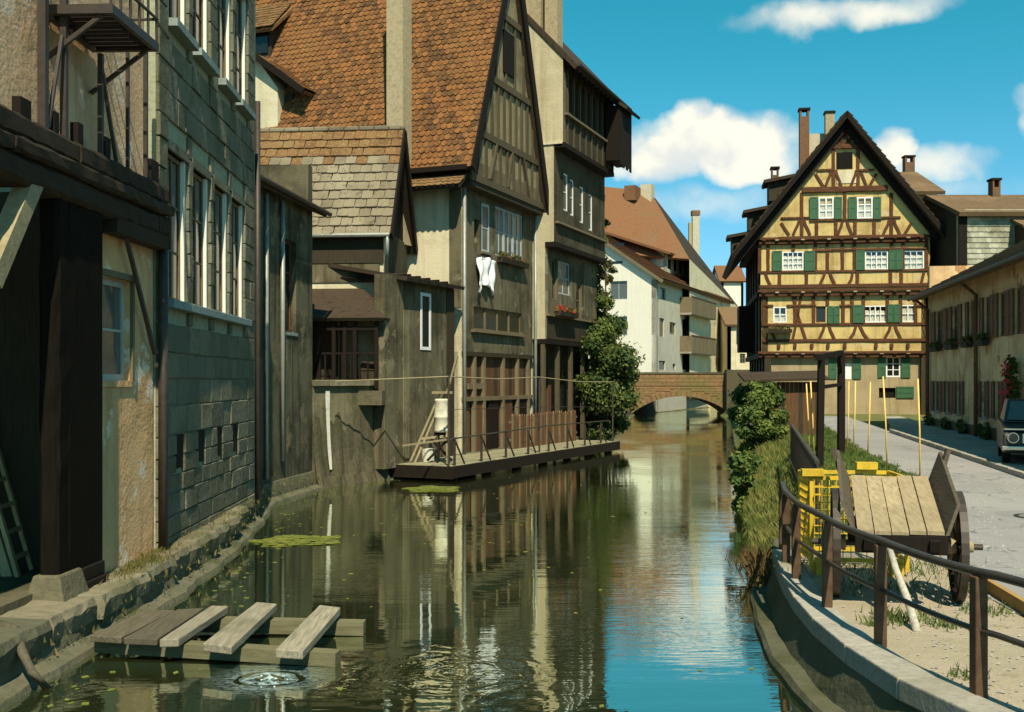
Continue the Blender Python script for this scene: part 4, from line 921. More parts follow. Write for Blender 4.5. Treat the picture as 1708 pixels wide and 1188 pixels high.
# timber ground floor
x = .05; k = 0
while x < EW - .05:
    w = min(random.uniform(.20, .30), EW - x); box('board', 'board_brown' if k % 5 else 'board_dark', eh, x + .004, x + w - .004, .05 + random.uniform(0, .02), .09, 1.9 if x > .5 else .4, 3.34); x += w; k += 1
wall('ground_wall', 'board_dark', eh, 0, EW, .3, 3.34, .2, loc=(0, .1, 0))
for a, b, mt in ((.9, 1.75, 'board_brown'), (2.0, 2.75, 'black_wood'), (3.0, 3.9, 'board_brown'), (4.3, 5.2, 'black_wood')): box('door', mt, eh, a, b, .0, .09, .4, 1.88 + .0)
for px in (790, 806, 838, 862, 880): xx = E.P(px, 650)[0]; box('post', 'board_grey', eh, xx - .07, xx + .07, -.06, .045, .35, 3.34)
box('beam', 'board_grey', eh, 0, EW, -.05, .045, 1.9, 2.02); box('beam', 'board_dark', eh, 0, EW, -.07, .045, 3.22, 3.342)
box('plate', 'board_grey', eh, EW * .08, EW * .26, -.02, .04, 2.25, 2.42)
# cream side wall facing down the canal
wo = dict(loc=(0, 10.0, 0), rot=-math.pi / 2)
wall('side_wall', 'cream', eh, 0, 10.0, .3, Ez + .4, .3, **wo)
box('corner_board', 'olive', eh, 9.62, 9.998, -.02, -.001, 4.6, Ez, **wo)
# jettied gable
jy = -.32
wall('gable_band', 'olive', eh, -.05, EW + .05, Ez, Ez + .6, .3, loc=(0, jy, 0))
gx = lambda z: (z - Ez) / (Er - Ez) * (EW / 2 + .05)
MB().prism([(-.05, Ez + .6 - .6 + .6), (EW + .05, Ez + .6), (EW / 2, Er + .02)], jy, jy + .25).build('gable_panel', 'gable_infill', eh)
rows = [Ez - .02, Ez + 1.35, Ez + 3.15, Ez + 5.3]
for z in rows:
    g = gx(z) if z > Ez + .3 else -.15; box('beam', 'grey_stud', eh, g, EW - g, jy - .085, jy - .001, z, z + .2)
for r, (za_, zb_) in enumerate(zip(rows, rows[1:])):
    n = (10, 9, 4)[r]
    for k in range(n):
        g = gx(za_ + .2); xx = g + .1 + (EW - 2 * g - .2) * (k + .5) / n; top = min(zb_, Ez + (min(xx, EW - xx)) / (EW / 2 + .05) * (Er - Ez))
        if top - za_ < .35: continue
        box('stud', 'grey_stud', eh, xx - .055, xx + .055, jy - .06, jy - .001, za_ + .2, top)
for xx, d in ((1.2, .5), (4.4, -.5), (2.6, .35)): MB().beam((xx, jy - .05, Ez + .2), (xx + d, jy - .05, Ez + 1.35), .1, .1, (0, 1, 0)).build('brace', 'grey_stud', eh)
box('loft_shutter', 'black_wood', eh, EW / 2 - .55, EW / 2 + .25, jy - .07, jy - .002, Ez + 3.7, Ez + 5.0)
# roof: south slope in tiles
ov = .36; ey0 = jy - .16; ps = (Er - Ez) / (EW / 2); eb = Ez - ov * ps * .55 + .3
x0_ = -ov; z0_ = Ez + .28; uv = Vector((EW / 2 - x0_, 0, Er + .15 - z0_)); SL = uv.length; uv.normalize()
slab('roof', 'tile_dark', eh, [(x0_, ey0, z0_), (x0_, 10.2, z0_), (EW / 2, 10.2, Er + .15), (EW / 2, ey0, Er + .15)], .12)
slab('roof', 'tile_dark', eh, [(EW + .22, ey0, z0_ - .5), (EW + .22, 10.2, z0_ - .5), (EW / 2, 10.2, Er + .15), (EW / 2, ey0, Er + .15)], .12)
tile_roof(eh, (x0_ - .03, ey0 - .05, z0_ - .03), (0, 1, 0), uv, 10.2, SL, .19, .195, ['tile'], 300, thick=.042, round_=.5)
# lower skirt of tiles under the eaves, then the dark eaves box
slab('eaves_skirt', 'tile_dark', eh, [(-.75, -.25, Ez - .28), (-.75, 3.2, Ez - .28), (-.05, 3.2, Ez + .22), (-.05, -.25, Ez + .22)], .08)
tile_roof(eh, (-.77, -.28, Ez - .29), (0, 1, 0), (Vector((.7, 0, .5))).normalized(), 3.4, .62, .19, .195, ['tile_old'], 60, round_=.45)
box('eaves_dark_strip', 'black_wood', eh, -.5, -.1, ey0 + .1, 3.2, Ez + .02 + .2, Ez + .26 + .1)
for xa, zz in ((x0_ - .02, z0_ - .05), (EW + .24, z0_ - .55)):
    beam('barge_board', 'black_wood', eh, (xa, ey0 - .06, zz), (EW / 2, ey0 - .06, Er + .1), .05, .30)
MB().tube([(EW + .02, -.1, Ez - .2), (EW + .02, -.1, .4)], .055, 8).build('downpipe', 'zinc', eh, smooth=True)
MB().tube([(.03, -.08, Ez - .1), (.03, -.08, .4)], .055, 8).build('downpipe', 'zinc', eh, smooth=True)
box('jetty_beam', 'board_dark', eh, -.1, EW + .1, jy - .04, -.003, Ez - .18, Ez - .025)
# flue climbing the eaves, roof dormers
fy0, fy1 = E.S(680, 150, -.55)[0], E.S(653, 150, -.55)[0]
box('chimney', 'chimney', eh, -.85, -.30, fy0, fy1, 6.4, 16.8)
d0, d1 = E.S(463, 190, .35)[0], E.S(395, 190, .35)[0]; dz0, dz1 = E.S(440, 228, .35)[1], E.S(440, 150, .35)[1]
dor = box('dormer', 'cream', eh, .35, 2.0, d0, d1, dz0 - .4, dz1)
pk = (d0 + d1) / 2
MB().prismx([(d0, dz1), (d1, dz1), (pk, dz1 + 1.0)], .35, 2.4).build('dormer_gable', 'cream', dor)
rl = E.S(508, 168, .2)[0]; slab('dormer_roof', 'tile_old', dor, [(.12, rl, dz1 - .22), (2.6, rl, dz1 - .22), (2.6, pk, dz1 + 1.16), (.12, pk, dz1 + 1.16)], .1)
slab('dormer_roof', 'tile_old', dor, [(.12, 2 * pk - rl, dz1 - .22), (2.6, 2 * pk - rl, dz1 - .22), (2.6, pk, dz1 + 1.16), (.12, pk, dz1 + 1.16)], .1)
tile_roof(eh, (.12, rl - .02, dz1 - .2), (1, 0, 0), Vector((0, pk - rl, 1.38)).normalized(), 2.2, 1.9, .19, .195, ['tile'], 40, round_=.45)
beam('barge_board', 'black_wood', dor, (.09, rl - .03, dz1 - .27), (.09, pk, dz1 + 1.08), .05, .2)
box('dormer_cheek', 'board_dark', dor, .7, 2.0, d0 - .32, d0 - .01, dz0 - .1, dz1 - .1)
e0, e1 = E.S(452, 70, 1.45)[0], E.S(395, 70, 1.45)[0]; ez0, ez1 = E.S(440, 92, 1.45)[1], E.S(440, 52, 1.45)[1]
dr2 = box('dormer', 'board_dark', eh, 1.45, 3.0, e0, e1, ez0 - .3, ez1)
box('dormer_window', 'pane', dr2, 1.40, 1.445, e0 + .1, e1 - .1, ez0 + .05, ez1 - .05)
slab('dormer_roof', 'tile_old', dr2, [(1.15, e0 - .2, ez1 - .05), (1.15, e1, ez1 - .05), (2.9, e1, ez1 + 1.6), (2.9, e0 - .5, ez1 + 1.6)], .1)
tile_roof(eh, (1.12, e0 - .25, ez1 - .03), (0, 1, 0), Vector((1.75, 0, 1.65)).normalized(), 1.9, 2.3, .19, .195, ['tile_old'], 60, round_=.45)

# white garment hanging from the window
gz0, gz1 = E.P(808, 430, -.08)[1], E.P(808, 490, -.08)[1]; gx0, gx1 = E.P(795, 450, -.08)[0], E.P(822, 450, -.08)[0]
gar = thing('hanging_shirt', 'white shirt hung upside down from the window of the gabled house', 'shirt', E.W((gx0 + gx1) / 2, -.12, gz0), E.rot)
hw = (gx1 - gx0) / 2; H_ = gz0 - gz1; V = []; Fc = []; NR, NC = 14, 14
for i in range(NR + 1):
    t = i / NR; w = hw * (.98 - .12 * t + .05 * math.sin(t * 7))
    for j in range(NC + 1):
        s = j / NC * 2 - 1; V.append((s * w + .02 * math.sin(t * 9 + s), -.045 * math.sin(s * 7 + t * 2) - .025 * math.sin(t * 8 + s * 3) - .015 * math.sin(s * 15), -H_ * .78 * t - .05 * s * s + .015 * math.sin(s * 9)))
Fc = [(i * (NC + 1) + j, i * (NC + 1) + j + 1, (i + 1) * (NC + 1) + j + 1, (i + 1) * (NC + 1) + j) for i in range(NR) for j in range(NC)]
me = bpy.data.meshes.new('shirt_body'); me.from_pydata(V, [], Fc); me.update(); o = link_mesh('shirt_body', me, 'cloth', gar, smooth=True); sm = o.modifiers.new('thick', 'SOLIDIFY'); sm.thickness = .012
for s in (-1, 1): MB().tube([(s * hw * .62, 0, -H_ * .72), (s * hw * .75, -.01, -H_ * .86), (s * hw * .85, -.01, -H_ * 1.0)], .06, 8, .045).build('sleeve', 'cloth', gar, smooth=True)
MB().tube([(-hw * 1.1, .0, .02), (hw * 1.1, .0, .02)], .012, 6).build('line', 'iron', gar)

def flower_box(label, fr, x0, x1, z, v, nflow, mats, group='window flower boxes', d=.18):
    c = fr.W((x0 + x1) / 2, v, z); o = thing('flower_box', label, 'flower box', c, fr.rot, group); L = (x1 - x0) / 2
    MB().hexa([(-L, -d, 0), (L, -d, 0), (L, 0, 0), (-L, 0, 0), (-L, -d - .03, .16), (L, -d - .03, .16), (L, 0, .16), (-L, 0, .16)]).build('trough', 'board_dark', o)
    bl = [((-L + 2 * L * (k + .5) / 5, -d / 2, .22), (L / 4, .13, .13)) for k in range(5)]
    leaf_cloud('foliage', 'ivy', o, bl, .07, 220); leaf_cloud('flowers', mats, o, bl, .06, nflow, kind='stuff'); return o
flower_box('flower box with leafy plants under the triple window of the gabled house', E, o3[0] + .1, o3[1] + .05, o3[2] - .2, -.02, 25, 'red_mix')

# ------------------------------------------------------------------ tall house with pale flank
Fh = Frame(*E.W(5.78, 0).xy, 22.0)
fh = house('tall_house', 'tall dark house with pale side wall and jettied storeys beyond the gabled house', Fh)
FL = 5.75; z1, z2, z3, z4 = 3.9, 7.15, 10.45, 13.35
jv = [-.42, -.74, -1.06]
g = lambda a, b, c, d, v: (Fh.P(a, c, v)[0], Fh.P(b, c, v)[0], Fh.P((a + b) / 2, d, v)[1], Fh.P((a + b) / 2, c, v)[1])
hs1 = [g(921, 929, 432, 500, jv[0]), g(931, 952, 437, 492, jv[0]), g(961, 970, 472, 532, jv[0])]
hs2 = [g(940, 947, 290, 352, jv[1]), g(951, 957, 300, 360, jv[1]), g(967, 973, 312, 372, jv[1]), g(982, 988, 325, 385, jv[1])]
hs3 = [(.5 + k * .66, .5 + k * .66 + .46, z3 + 1.15, z3 + 2.35) for k in range(8)]
hs1 = [(a, b, max(c, z1 + .9), min(d, z2 - .3)) for a, b, c, d in hs1]; hs2 = [(a, b, max(c, z2 + .75), min(d, z3 - .3)) for a, b, c, d in hs2]
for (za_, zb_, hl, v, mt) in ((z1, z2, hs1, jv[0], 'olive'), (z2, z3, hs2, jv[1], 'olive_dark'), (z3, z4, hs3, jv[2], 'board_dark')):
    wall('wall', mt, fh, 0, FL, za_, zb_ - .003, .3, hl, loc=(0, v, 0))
    box('jetty_beam', 'black_wood', fh, .0, FL, v - .06, v + .4, za_ - .16, za_ - .003)
for h in hs1[:1]: window(fh, *h, 1, 2, y=jv[0] + .08, fmat='board_grey', pane='pane')
window(fh, *hs1[1], 2, 2, y=jv[0] + .06, fmat='blue_paint', pane='pane_blue'); window(fh, *hs1[2], 1, 2, y=jv[0] + .06, fmat='board_grey', pane='pane')
for h in hs2: window(fh, h[0], h[1], h[2], h[3], 1, 2, y=jv[1] + .02, fw=.05, fmat='white_paint', pane='pane_blue')
for h in hs3: window(fh, *h, 1, 1, y=jv[2] + .08, fw=.04, fmat='board_dark', pane='pane')
for k in range(9): xx = .45 + k * .66; box('stud', 'grey_stud', fh, xx - .08, xx - .002, jv[2] - .05, jv[2] - .002, z3, z4 - .1)
for za_, v in ((z1 + .85, jv[0]), (z3 + 1.0, jv[2]), (z2 + .7, jv[1])): box('ledge', 'board_grey', fh, .1, FL - .05, v - .14, v - .002, za_ - .07, za_)
for k in range(12):
    xx = .15 + k * .47; box('board', 'board_dark', fh, xx, xx + .455, jv[0] - .03, jv[0] - .001, z1 + .02, z1 + .78)
# pale flank: stepped gable wall, roof slope to the canal
FD = 5.0; fz = 13.9; rp = math.tan(R(47))
poly = [(jv[0], z1), (jv[0], z2), (jv[1], z2), (jv[1], z3), (jv[2], z3), (jv[2], z4 - .1), (FD, z4 + (FD - jv[2]) * rp), (FD, .3), (.05, .3), (.05, z1)]
m = MB(); 
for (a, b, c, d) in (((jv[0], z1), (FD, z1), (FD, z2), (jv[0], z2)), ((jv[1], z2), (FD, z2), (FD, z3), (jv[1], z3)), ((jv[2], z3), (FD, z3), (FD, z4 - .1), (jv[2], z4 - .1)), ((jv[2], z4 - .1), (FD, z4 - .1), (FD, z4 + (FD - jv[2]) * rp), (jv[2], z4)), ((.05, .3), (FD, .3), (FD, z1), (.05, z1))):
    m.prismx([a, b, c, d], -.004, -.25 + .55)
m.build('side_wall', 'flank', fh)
box('string_course', 'cream', fh, -.05, -.001, jv[2] + .02, FD, z3 - .05, z3 + .03)
wall('end_wall', 'olive_dark', fh, 0, FD, .3, z4, .25, loc=(FL, FD, 0), rot=-math.pi / 2)
rt = [(-.06, jv[2] - .55, z4 - .42), (FL + .35, jv[2] - .55, z4 - .42), (FL + .35, FD, z4 - .42 + (FD - jv[2] + .55) * rp), (-.06, FD, z4 - .42 + (FD - jv[2] + .55) * rp)]
slab('roof', 'tile_dark', fh, rt, .16)
MB().tube([(-.1, jv[2] - .6, z4 - .40), (FL + .4, jv[2] - .6, z4 - .46)], .06, 8).build('gutter', 'iron', fh)
for k in range(13): xx = .1 + k * .47; beam('rafter_end', 'black_wood', fh, (xx, jv[2] + .05, z4 - .12), (xx, jv[2] - .5, z4 - .60), .08, .1)
# hoist gable at the far end
hb = box('hoist_bay', 'black_wood', fh, FL - 1.1, FL + .35, jv[2] - .62, jv[2] - .06, z3 + .25, z4 - .62)
slab('hoist_roof', 'tile_dark', hb, [(FL - 1.2, jv[2] - .95, z4 - .75), (FL + .55, jv[2] - .95, z4 - .75), (FL + .55, jv[2] + .2, z4 + .1), (FL - 1.2, jv[2] + .2, z4 + .1)], .1)
for k in range(6): box('board', 'black_wood', hb, FL - 1.08 + k * .235, FL - .86 + k * .235, jv[2] - .66, jv[2] - .622, z3 + .1 - .1 * (k % 2), z4 - .65)
# ground floor recess
wall('ground_wall', 'board_dark', fh, 0, FL, .3, z1 - .17, .25, loc=(0, .15, 0))
for a, b, mt in ((.5, 1.3, 'black_wood'), (1.7, 2.5, 'board_brown'), (3.1, 3.4, 'pane'), (4.0, 4.9, 'black_wood')): box('door', mt, fh, a, b, .08, .147, .45, 2.9)
for xx in (.08, 1.5, 2.9, 4.3, FL - .1): box('post', 'grey_stud', fh, xx - .07, xx + .07, -.4, -.26, .35, z1 - .17)
for px0, px1, zt in ((880, 905, 17.6), (912, 933, 16.9)):
    y0_, y1_ = Fh.S(px1, 30, .6)[0], Fh.S(px0, 30, .6)[0]
    ch = box('chimney', 'chimney', fh, .4, .95, y0_, y1_, z4 - .5, zt); 
    for s in (0, 1): box('cap_pier', 'chimney_brick', ch, .42, .93, (y0_ if s == 0 else y1_ - .1), (y0_ + .1 if s == 0 else y1_), zt, zt + .3)
    box('cap', 'soot', ch, .35, 1.0, y0_ - .05, y1_ + .05, zt + .3, zt + .38)
fx0, fx1 = Fh.P(924, 490, jv[0] - .1)[0], Fh.P(955, 490, jv[0] - .1)[0]
flower_box('flower box with red geraniums on the tall house above its lowest jetty', Fh, fx0, fx1, z1 + .82, jv[0] - .14, 120, 'red')

# ------------------------------------------------------------------ walkway along the canal
WK = Frame(-1.47, 26.7, 25.0)
wk = house('walkway', 'low plank walkway along the canal below the old houses', WK, 'walkway')
WL = 12.4; ww_ = 1.75
for k in range(34):
    xx = k * WL / 34; box('plank', 'deck', wk, xx + .006, xx + WL / 34 - .006, .02 + random.uniform(-.03, .03), ww_ + random.uniform(-.05, .1), .33 + random.uniform(-.006, .006), .38)
box('edge_beam', 'black_wood', wk, -.02, WL, -.03, .015, .08, .37); box('end_beam', 'black_wood', wk, -.06, -.021, -.03, ww_, .06, .37)
for k in range(7): box('pile', 'black_wood', wk, .3 + k * 1.9, .5 + k * 1.9, .1, .3, -.4, .329)
rail = house('walkway_railing', 'thin iron railing with splayed stays on the edge of the walkway', WK, 'railing')
MB().tube([(-.0, .0 + .08, 1.05), (WL * .5, .08, 1.15), (WL * .93, .08, 1.12)], .022, 6).build('top_rail', 'rail_top', rail)
for k in range(8):
    xx = .25 + k * 1.5; box('upright', 'iron', rail, xx - .025, xx + .025, .055, .105, .38, 1.08); beam('stay', 'iron', rail, (xx + .02, .08, 1.02), (xx + .55, .08, .38), .035, .035, (0, 1, 0))
beam('cross_bar', 'pale_wood', rail, (-1.4, .6, .95), (.3, .1, 1.05), .03, .04)
# washing line poles with a long wire at eye level
wl = thing('clothes_line', 'long rusty wire on thin poles strung above the walkway', 'clothes line', WK.W(0, .1, .38), WK.rot)
tops = []
for xx, h in ((-.02, 2.25), (5.6, 2.25), (12.0, 2.1)): MB().tube([(xx, 0, 0), (xx, 0, h)], .03, 8).build('pole', 'iron', wl); tops.append((xx, 0, h - .03))
a0 = WK.ex; pts = [(-2.6, 1.6, 2.10)] + [tops[0]] + [((tops[0][0] + tops[1][0]) / 2, 0, 2.16)] + [tops[1]] + [((tops[1][0] + tops[2][0]) / 2, 0, 2.08), tops[2]]
MB().tube(pts, .018, 6).build('wire', 'pale_wood', wl)
MB().tube([(-.02, .0, 1.4), (5.6, 0, 1.35), (12.0, 0, 1.2)], .008, 5).build('wire', 'iron', wl)
# trestle ladder with pale drum
tp = WK.W(.95, .85, .38)
tr = thing('trestle', 'pale wooden trestle of splayed poles at the near end of the walkway', 'trestle', tp, 0)
for a, b in (((-.80, .0, 0), (-.02, .0, 1.80)), ((-.68, .12, 0), (.10, .05, 1.80)), ((.18, -.12, 0), (.14, .0, 1.78)), ((.10, .15, 1.6), (.42, .0, 2.75))): beam('pole', 'pale_wood', tr, a, b, .05, .05)
beam('cross_piece', 'pale_wood', tr, (-.50, -.05, .62), (.22, -.12, .70), .05, .06); beam('cross_piece', 'black_wood', tr, (-.35, -.05, .05), (.2, -.12, .62), .06, .06); beam('cross_piece', 'black_wood', tr, (.3, -.1, .05), (-.25, -.05, .6), .06, .06); box('top_board', 'pale_wood', tr, -.22, .30, -.16, .18, 1.78, 1.84)
dr = thing('drum', 'pale upright drum standing on blocks inside the trestle', 'drum', WK.W(.95, .85, .38) + Vector((.02, .02, 0)), 0)
N = 18; prof = [(.17, .78), (.20, .82), (.185, .86), (.19, 1.15), (.205, 1.17), (.19, 1.2), (.185, 1.58), (.20, 1.62), (.17, 1.65)]
m = MB(); V = [(r * math.cos(2 * math.pi * k / N), r * math.sin(2 * math.pi * k / N), z) for r, z in prof for k in range(N)]
m.add(V, [(i * N + k, i * N + (k + 1) % N, (i + 1) * N + (k + 1) % N, (i + 1) * N + k) for i in range(len(prof) - 1) for k in range(N)] + [tuple(range(N)), tuple(range((len(prof) - 1) * N, len(prof) * N))]).build('barrel', 'drum', dr, smooth=True)
for k in range(3): a = k * 2.1; beam('leg', 'black_wood', dr, (.13 * math.cos(a), .13 * math.sin(a), .74), (.20 * math.cos(a), .20 * math.sin(a), 0), .05, .05)
box('bearer', 'black_wood', dr, -.2, .2, -.05, .05, .68, .78)
bk = thing('pail', 'small white pail on the walkway under the trestle', 'pail', WK.W(1.0, 1.25, .385), 0)
MB().tube([(0, 0, 0), (0, 0, .34)], .15, 16, .19).build('body', 'lime', bk, smooth=False)
# picket fence in front of the tall house
pk0, pk1 = WK.W(6.6, 1.35), WK.W(12.0, 1.35); pfn = thing('picket_fence', 'low weathered picket fence below the jetties of the tall house', 'fence', WK.W(6.6, 1.45, .38), WK.rot)
for k in range(30):
    xx = k * .18; h = 1.02 + random.uniform(-.04, .04); MB().prism([(xx, 0), (xx + .075, 0), (xx + .075, h), (xx + .037, h + .06), (xx, h)], -.02, .02).build('picket', 'board_brown' if k % 3 else 'board_grey', pfn)
for z in (.25, .8): box('rail', 'board_grey', pfn, -.1, 5.5, .022, .07, z, z + .07)

# ------------------------------------------------------------------ bridge
BR = Frame(6.6, 77.0, 90.0)
br = house('stone_bridge', 'old stone and brick arched bridge crossing the canal', BR, 'bridge')
bx = lambda px: BR.P(px, 650)[0]; bz = lambda py: BR.P(1100, py)[1]
ax0, ax1, zc = bx(1046), bx(1226), bz(661); sp = ax1 - ax0; mid = (ax0 + ax1) / 2; ri = zc + .1; Rr_ = (sp * sp / 4 + ri * ri) / (2 * ri); cz = zc - Rr_
az = lambda x: cz + math.sqrt(max(0, Rr_ ** 2 - (x - mid) ** 2))
bl, brr, ptop = bx(1000), bx(1256), bz(621)
m = MB(); NN = 40
for k in range(NN):
    xa, xb = ax0 + sp * k / NN, ax0 + sp * (k + 1) / NN
    m.hexa([(xa, 0, az(xa)), (xb, 0, az(xb)), (xb, 4.5, az(xb)), (xa, 4.5, az(xa)), (xa, 0, 2.1), (xb, 0, 2.1), (xb, 4.5, 2.1), (xa, 4.5, 2.1)])
m.box(bl, ax0, 0, 4.5, -.5, 2.1); m.box(ax1, brr, 0, 4.5, -.5, 2.1); m.build('spandrel', 'brick', br)
a0 = math.asin((ax0 - mid) / Rr_); a1 = -a0; nv = 24
for k in range(nv):
    t0, t1 = a0 + (a1 - a0) * (k + .04) / nv, a0 + (a1 - a0) * (k + .96) / nv; q = []
    for y in (-.06, .1):
        for t, r in ((t0, Rr_), (t1, Rr_), (t1, Rr_ + .38), (t0, Rr_ + .38)): q.append((mid + math.sin(t) * (r - .01), y, cz + math.cos(t) * (r - .01)))
    MB().hexa(q).build('voussoir', 'brick', br)
m = MB(); zz = .05; j = 0
while zz < 2.05:
    h = .17; x = bl + (.2 if j % 2 else 0)
    while x < brr - .05:
        L = random.uniform(.3, .55)
        if zz > az(min(max(x + L / 2, ax0), ax1)) + .42 or x + L < ax0 or x > ax1: m.box(x, min(x + L - .015, brr), -.022 - random.uniform(0, .02), .05, zz, zz + h - .015)
        x += L
    zz += h; j += 1
m.build('course_stones', 'brick', br, kind='stuff')
def parapet(y0, y1):
    p = MB().box(bl, brr, y0 + .03, y1 - .03, 2.1, ptop - .12).build('parapet', 'brick', br)
    m = MB()
    for r_ in range(3):
        x = bl + .1 * r_
        while x < brr: L = random.uniform(.3, .5); m.box(x, min(brr, x + L - .012), y0, y0 + .05, 2.13 + r_ * .27, 2.38 + r_ * .27); x += L
    m.build('parapet_stones', 'brick', p, kind='stuff')
    x = bl
    while x < brr - .1: L = min(random.uniform(.7, 1.0), brr - x); box('coping_stone', 'old_stone', br, x, x + L - .01, y0 - .05, y1 + .05, ptop - .12, ptop + random.uniform(-.015, .015)); x += L
parapet(-.04, .36); parapet(4.1, 4.5)
box('deck', 'road', br, bl, brr, .37, 4.09, 2.1, 2.2)
box('abutment', 'old_stone', br, bx(1208), brr + .6, -.9, -.07, -.5, bz(617))

# ------------------------------------------------------------------ white house beyond the bridge
Wf = Frame(11.25, 84.0, 23.0)
wh = house('white_house', 'large white house with red tiled roof standing behind the bridge', Wf)
WZ0, WE = -.3, Wf.P(1095, 462)[1]; WDp = 10.5; WLn = Wf.P(1181, 560)[0]; WL2 = Wf.P(1214, 560)[0]
S_ = lambda px, py: Wf.S(px, py)
gy = lambda a, b, c, d: (WDp - S_(a, c)[0], WDp - S_(b, c)[0], S_((a + b) / 2, d)[1], S_((a + b) / 2, c)[1])
wo = dict(loc=(0, WDp, 0), rot=-math.pi / 2)
gh = [gy(1017, 1046, 469, 500), gy(1028, 1046, 528, 560)]
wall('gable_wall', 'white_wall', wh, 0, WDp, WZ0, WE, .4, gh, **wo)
for h in gh: window(wh, *h, 2, 1, y=.12, fmat='grey_paint', pane='pane_blue', sill='sill_stone', **wo)
rise = 7.3; MB().prismx([(0, WE), (WDp, WE + rise), (WDp + 8, WE), ], 0.0, .4).build('gable', 'white_wall', wh)
for px, py, w in ((1030, 408, 22), (1028, 438, 22)):
    y_, z_ = S_(px, py); box('vent_slot', 'pane', wh, -.02, -.001, y_ - .5, y_ + .5, z_ - .1, z_ + .1)
fw = lambda a, b, c, d: (Wf.P(a, c)[0], Wf.P(b, c)[0], Wf.P((a + b) / 2, d)[1], Wf.P((a + b) / 2, c)[1])
holes = [fw(*q) for q in ((1100, 1108, 531, 562), (1117, 1127, 538, 558), (1152, 1160, 538, 556), (1166, 1175, 541, 556), (1138, 1150, 533, 562), (1099, 1110, 602, 617), (1122, 1127, 607, 616), (1166, 1174, 607, 617), (1138, 1150, 470, 499), (1101, 1110, 480, 500), (1138, 1155, 590, 617))]
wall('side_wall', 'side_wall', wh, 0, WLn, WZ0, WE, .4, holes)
for h in holes: window(wh, *h, 2 if h[1] - h[0] > .9 else 1, 1, y=.12, fw=.09, fmat='board_grey', pane='pane', sill='sill_stone')
hol2 = [fw(*q) for q in ((1184, 1190, 540, 576), (1193, 1201, 540, 576), (1190, 1197, 600, 617), (1193, 1200, 495, 520))]
wall('far_wall', 'cream', wh, WLn + .002, WL2, WZ0, WE - .1, .4, hol2, loc=(0, -.25, 0))
for h in hol2: window(wh, *h, 1, 2, y=-.12, fw=.08, fmat='board_grey', pane='pane')
for (t, b) in ((502, 527), (564, 589)):
    q = fw(1134, 1176, t, b); bc = MB().box(q[0], q[1], -1.0, -.002, q[2] - .15, q[2]).build('balcony', 'concrete', wh)
    nb_ = 12
    for k in range(nb_): box('board', 'board_grey', bc, q[0] + (q[1] - q[0]) * k / nb_ + .02, q[0] + (q[1] - q[0]) * (k + 1) / nb_, -1.03, -1.0, q[2] - .1, q[3])
    box('handrail', 'board_brown', bc, q[0], q[1], -1.06, -.97, q[3], q[3] + .1)
    for xx in (q[0] + .05, q[1] - .05): box('end_panel', 'board_grey', bc, xx - .04, xx + .04, -.97, -.003, q[2], q[3])
# roofs
tr_ = rise / WDp; ovz = .6 * tr_
slab('roof', 'tile_red', wh, [(-.35, -.6, WE - ovz + .2), (WL2 + .4, -.6, WE - ovz + .2), (WL2 + .4, WDp, WE + rise + .2), (-.35, WDp, WE + rise + .2)], .22)
slab('roof', 'tile_red', wh, [(-.35, WDp + 8.6, WE - .3), (WL2 + .4, WDp + 8.6, WE - .3), (WL2 + .4, WDp, WE + rise + .2), (-.35, WDp, WE + rise + .2)], .22)
beam('verge', 'board_grey', wh, (-.38, -.6, WE - ovz), (-.38, WDp, WE + rise), .05, .25)
m = MB(); uvv = Vector((0, WDp + .6, rise + ovz)).normalized(); nzv = Vector((0, -uvv.z, uvv.y))
for j in range(36):      # tile courses as ribs
    p = Vector((0, -.62, WE - ovz + .2)) + uvv * (j * .36); p2 = p + uvv * .38
    m.hexa([(-.4, p.y, p.z + .06), (WL2 + .42, p.y, p.z + .06), (WL2 + .42, p2.y, p2.z + .01), (-.4, p2.y, p2.z + .01), (-.4, p.y - nzv.y * -.04, p.z + .10), (WL2 + .42, p.y, p.z + .10), (WL2 + .42, p2.y, p2.z + .03), (-.4, p2.y, p2.z + .03)])
m.build('tile_courses', 'tile_red', wh, kind='stuff')
# long shed dormer
q = Wf.P(1112, 445, 1.2), Wf.P(1168, 445, 1.2); dxa, dxb = q[0][0], q[1][0]; dz_ = WE + 1.0
dmr = wall('dormer', 'side_wall', wh, dxa, dxb, dz_, dz_ + 1.75, .3, [(dxa + .4 + k * (dxb - dxa - .6) / 6, dxa + .4 + (k + .72) * (dxb - dxa - .6) / 6, dz_ + .45, dz_ + 1.6) for k in range(6)], loc=(0, 1.2, 0))
for k in range(6): box('pane', 'pane', dmr, dxa + .4 + k * (dxb - dxa - .6) / 6, dxa + .4 + (k + .72) * (dxb - dxa - .6) / 6, .1, .14, dz_ + .45, dz_ + 1.6)
slab('dormer_roof', 'tile_red', dmr, [(dxa - .6, -.5, dz_ + 1.72), (dxb + .6, -.5, dz_ + 1.72), (dxb + .2, 5.2, dz_ + 3.7), (dxa - 3.2, 5.2, dz_ + 3.7)], .2)
MB().add([(dxa, 0, dz_), (dxa, 0, dz_ + 1.7), (dxa, 4.5, dz_ + 3.3), (dxa, 3, dz_ + 1.7)], [(0, 1, 2, 3)]).build('dormer_cheek', 'side_wall', dmr)
# skylights
for px, py in ((1030, 330), (1058, 375)):
    x_, z_ = Wf.P(px, py, 5.5); 
    if z_ > WE: box('skylight', 'pane_blue', wh, x_ - .5, x_ + .5, 5.2, 5.9, WE + 5.2 * tr_ + .3, WE + 5.9 * tr_ + .5)
cb = Wf.P(1068, 350, 8.0); box('chimney', 'chimney', wh, cb[0] - .7, cb[0] + .7, 7.6, 8.6, WE + 4, Wf.P(1068, 322, 8.0)[1])
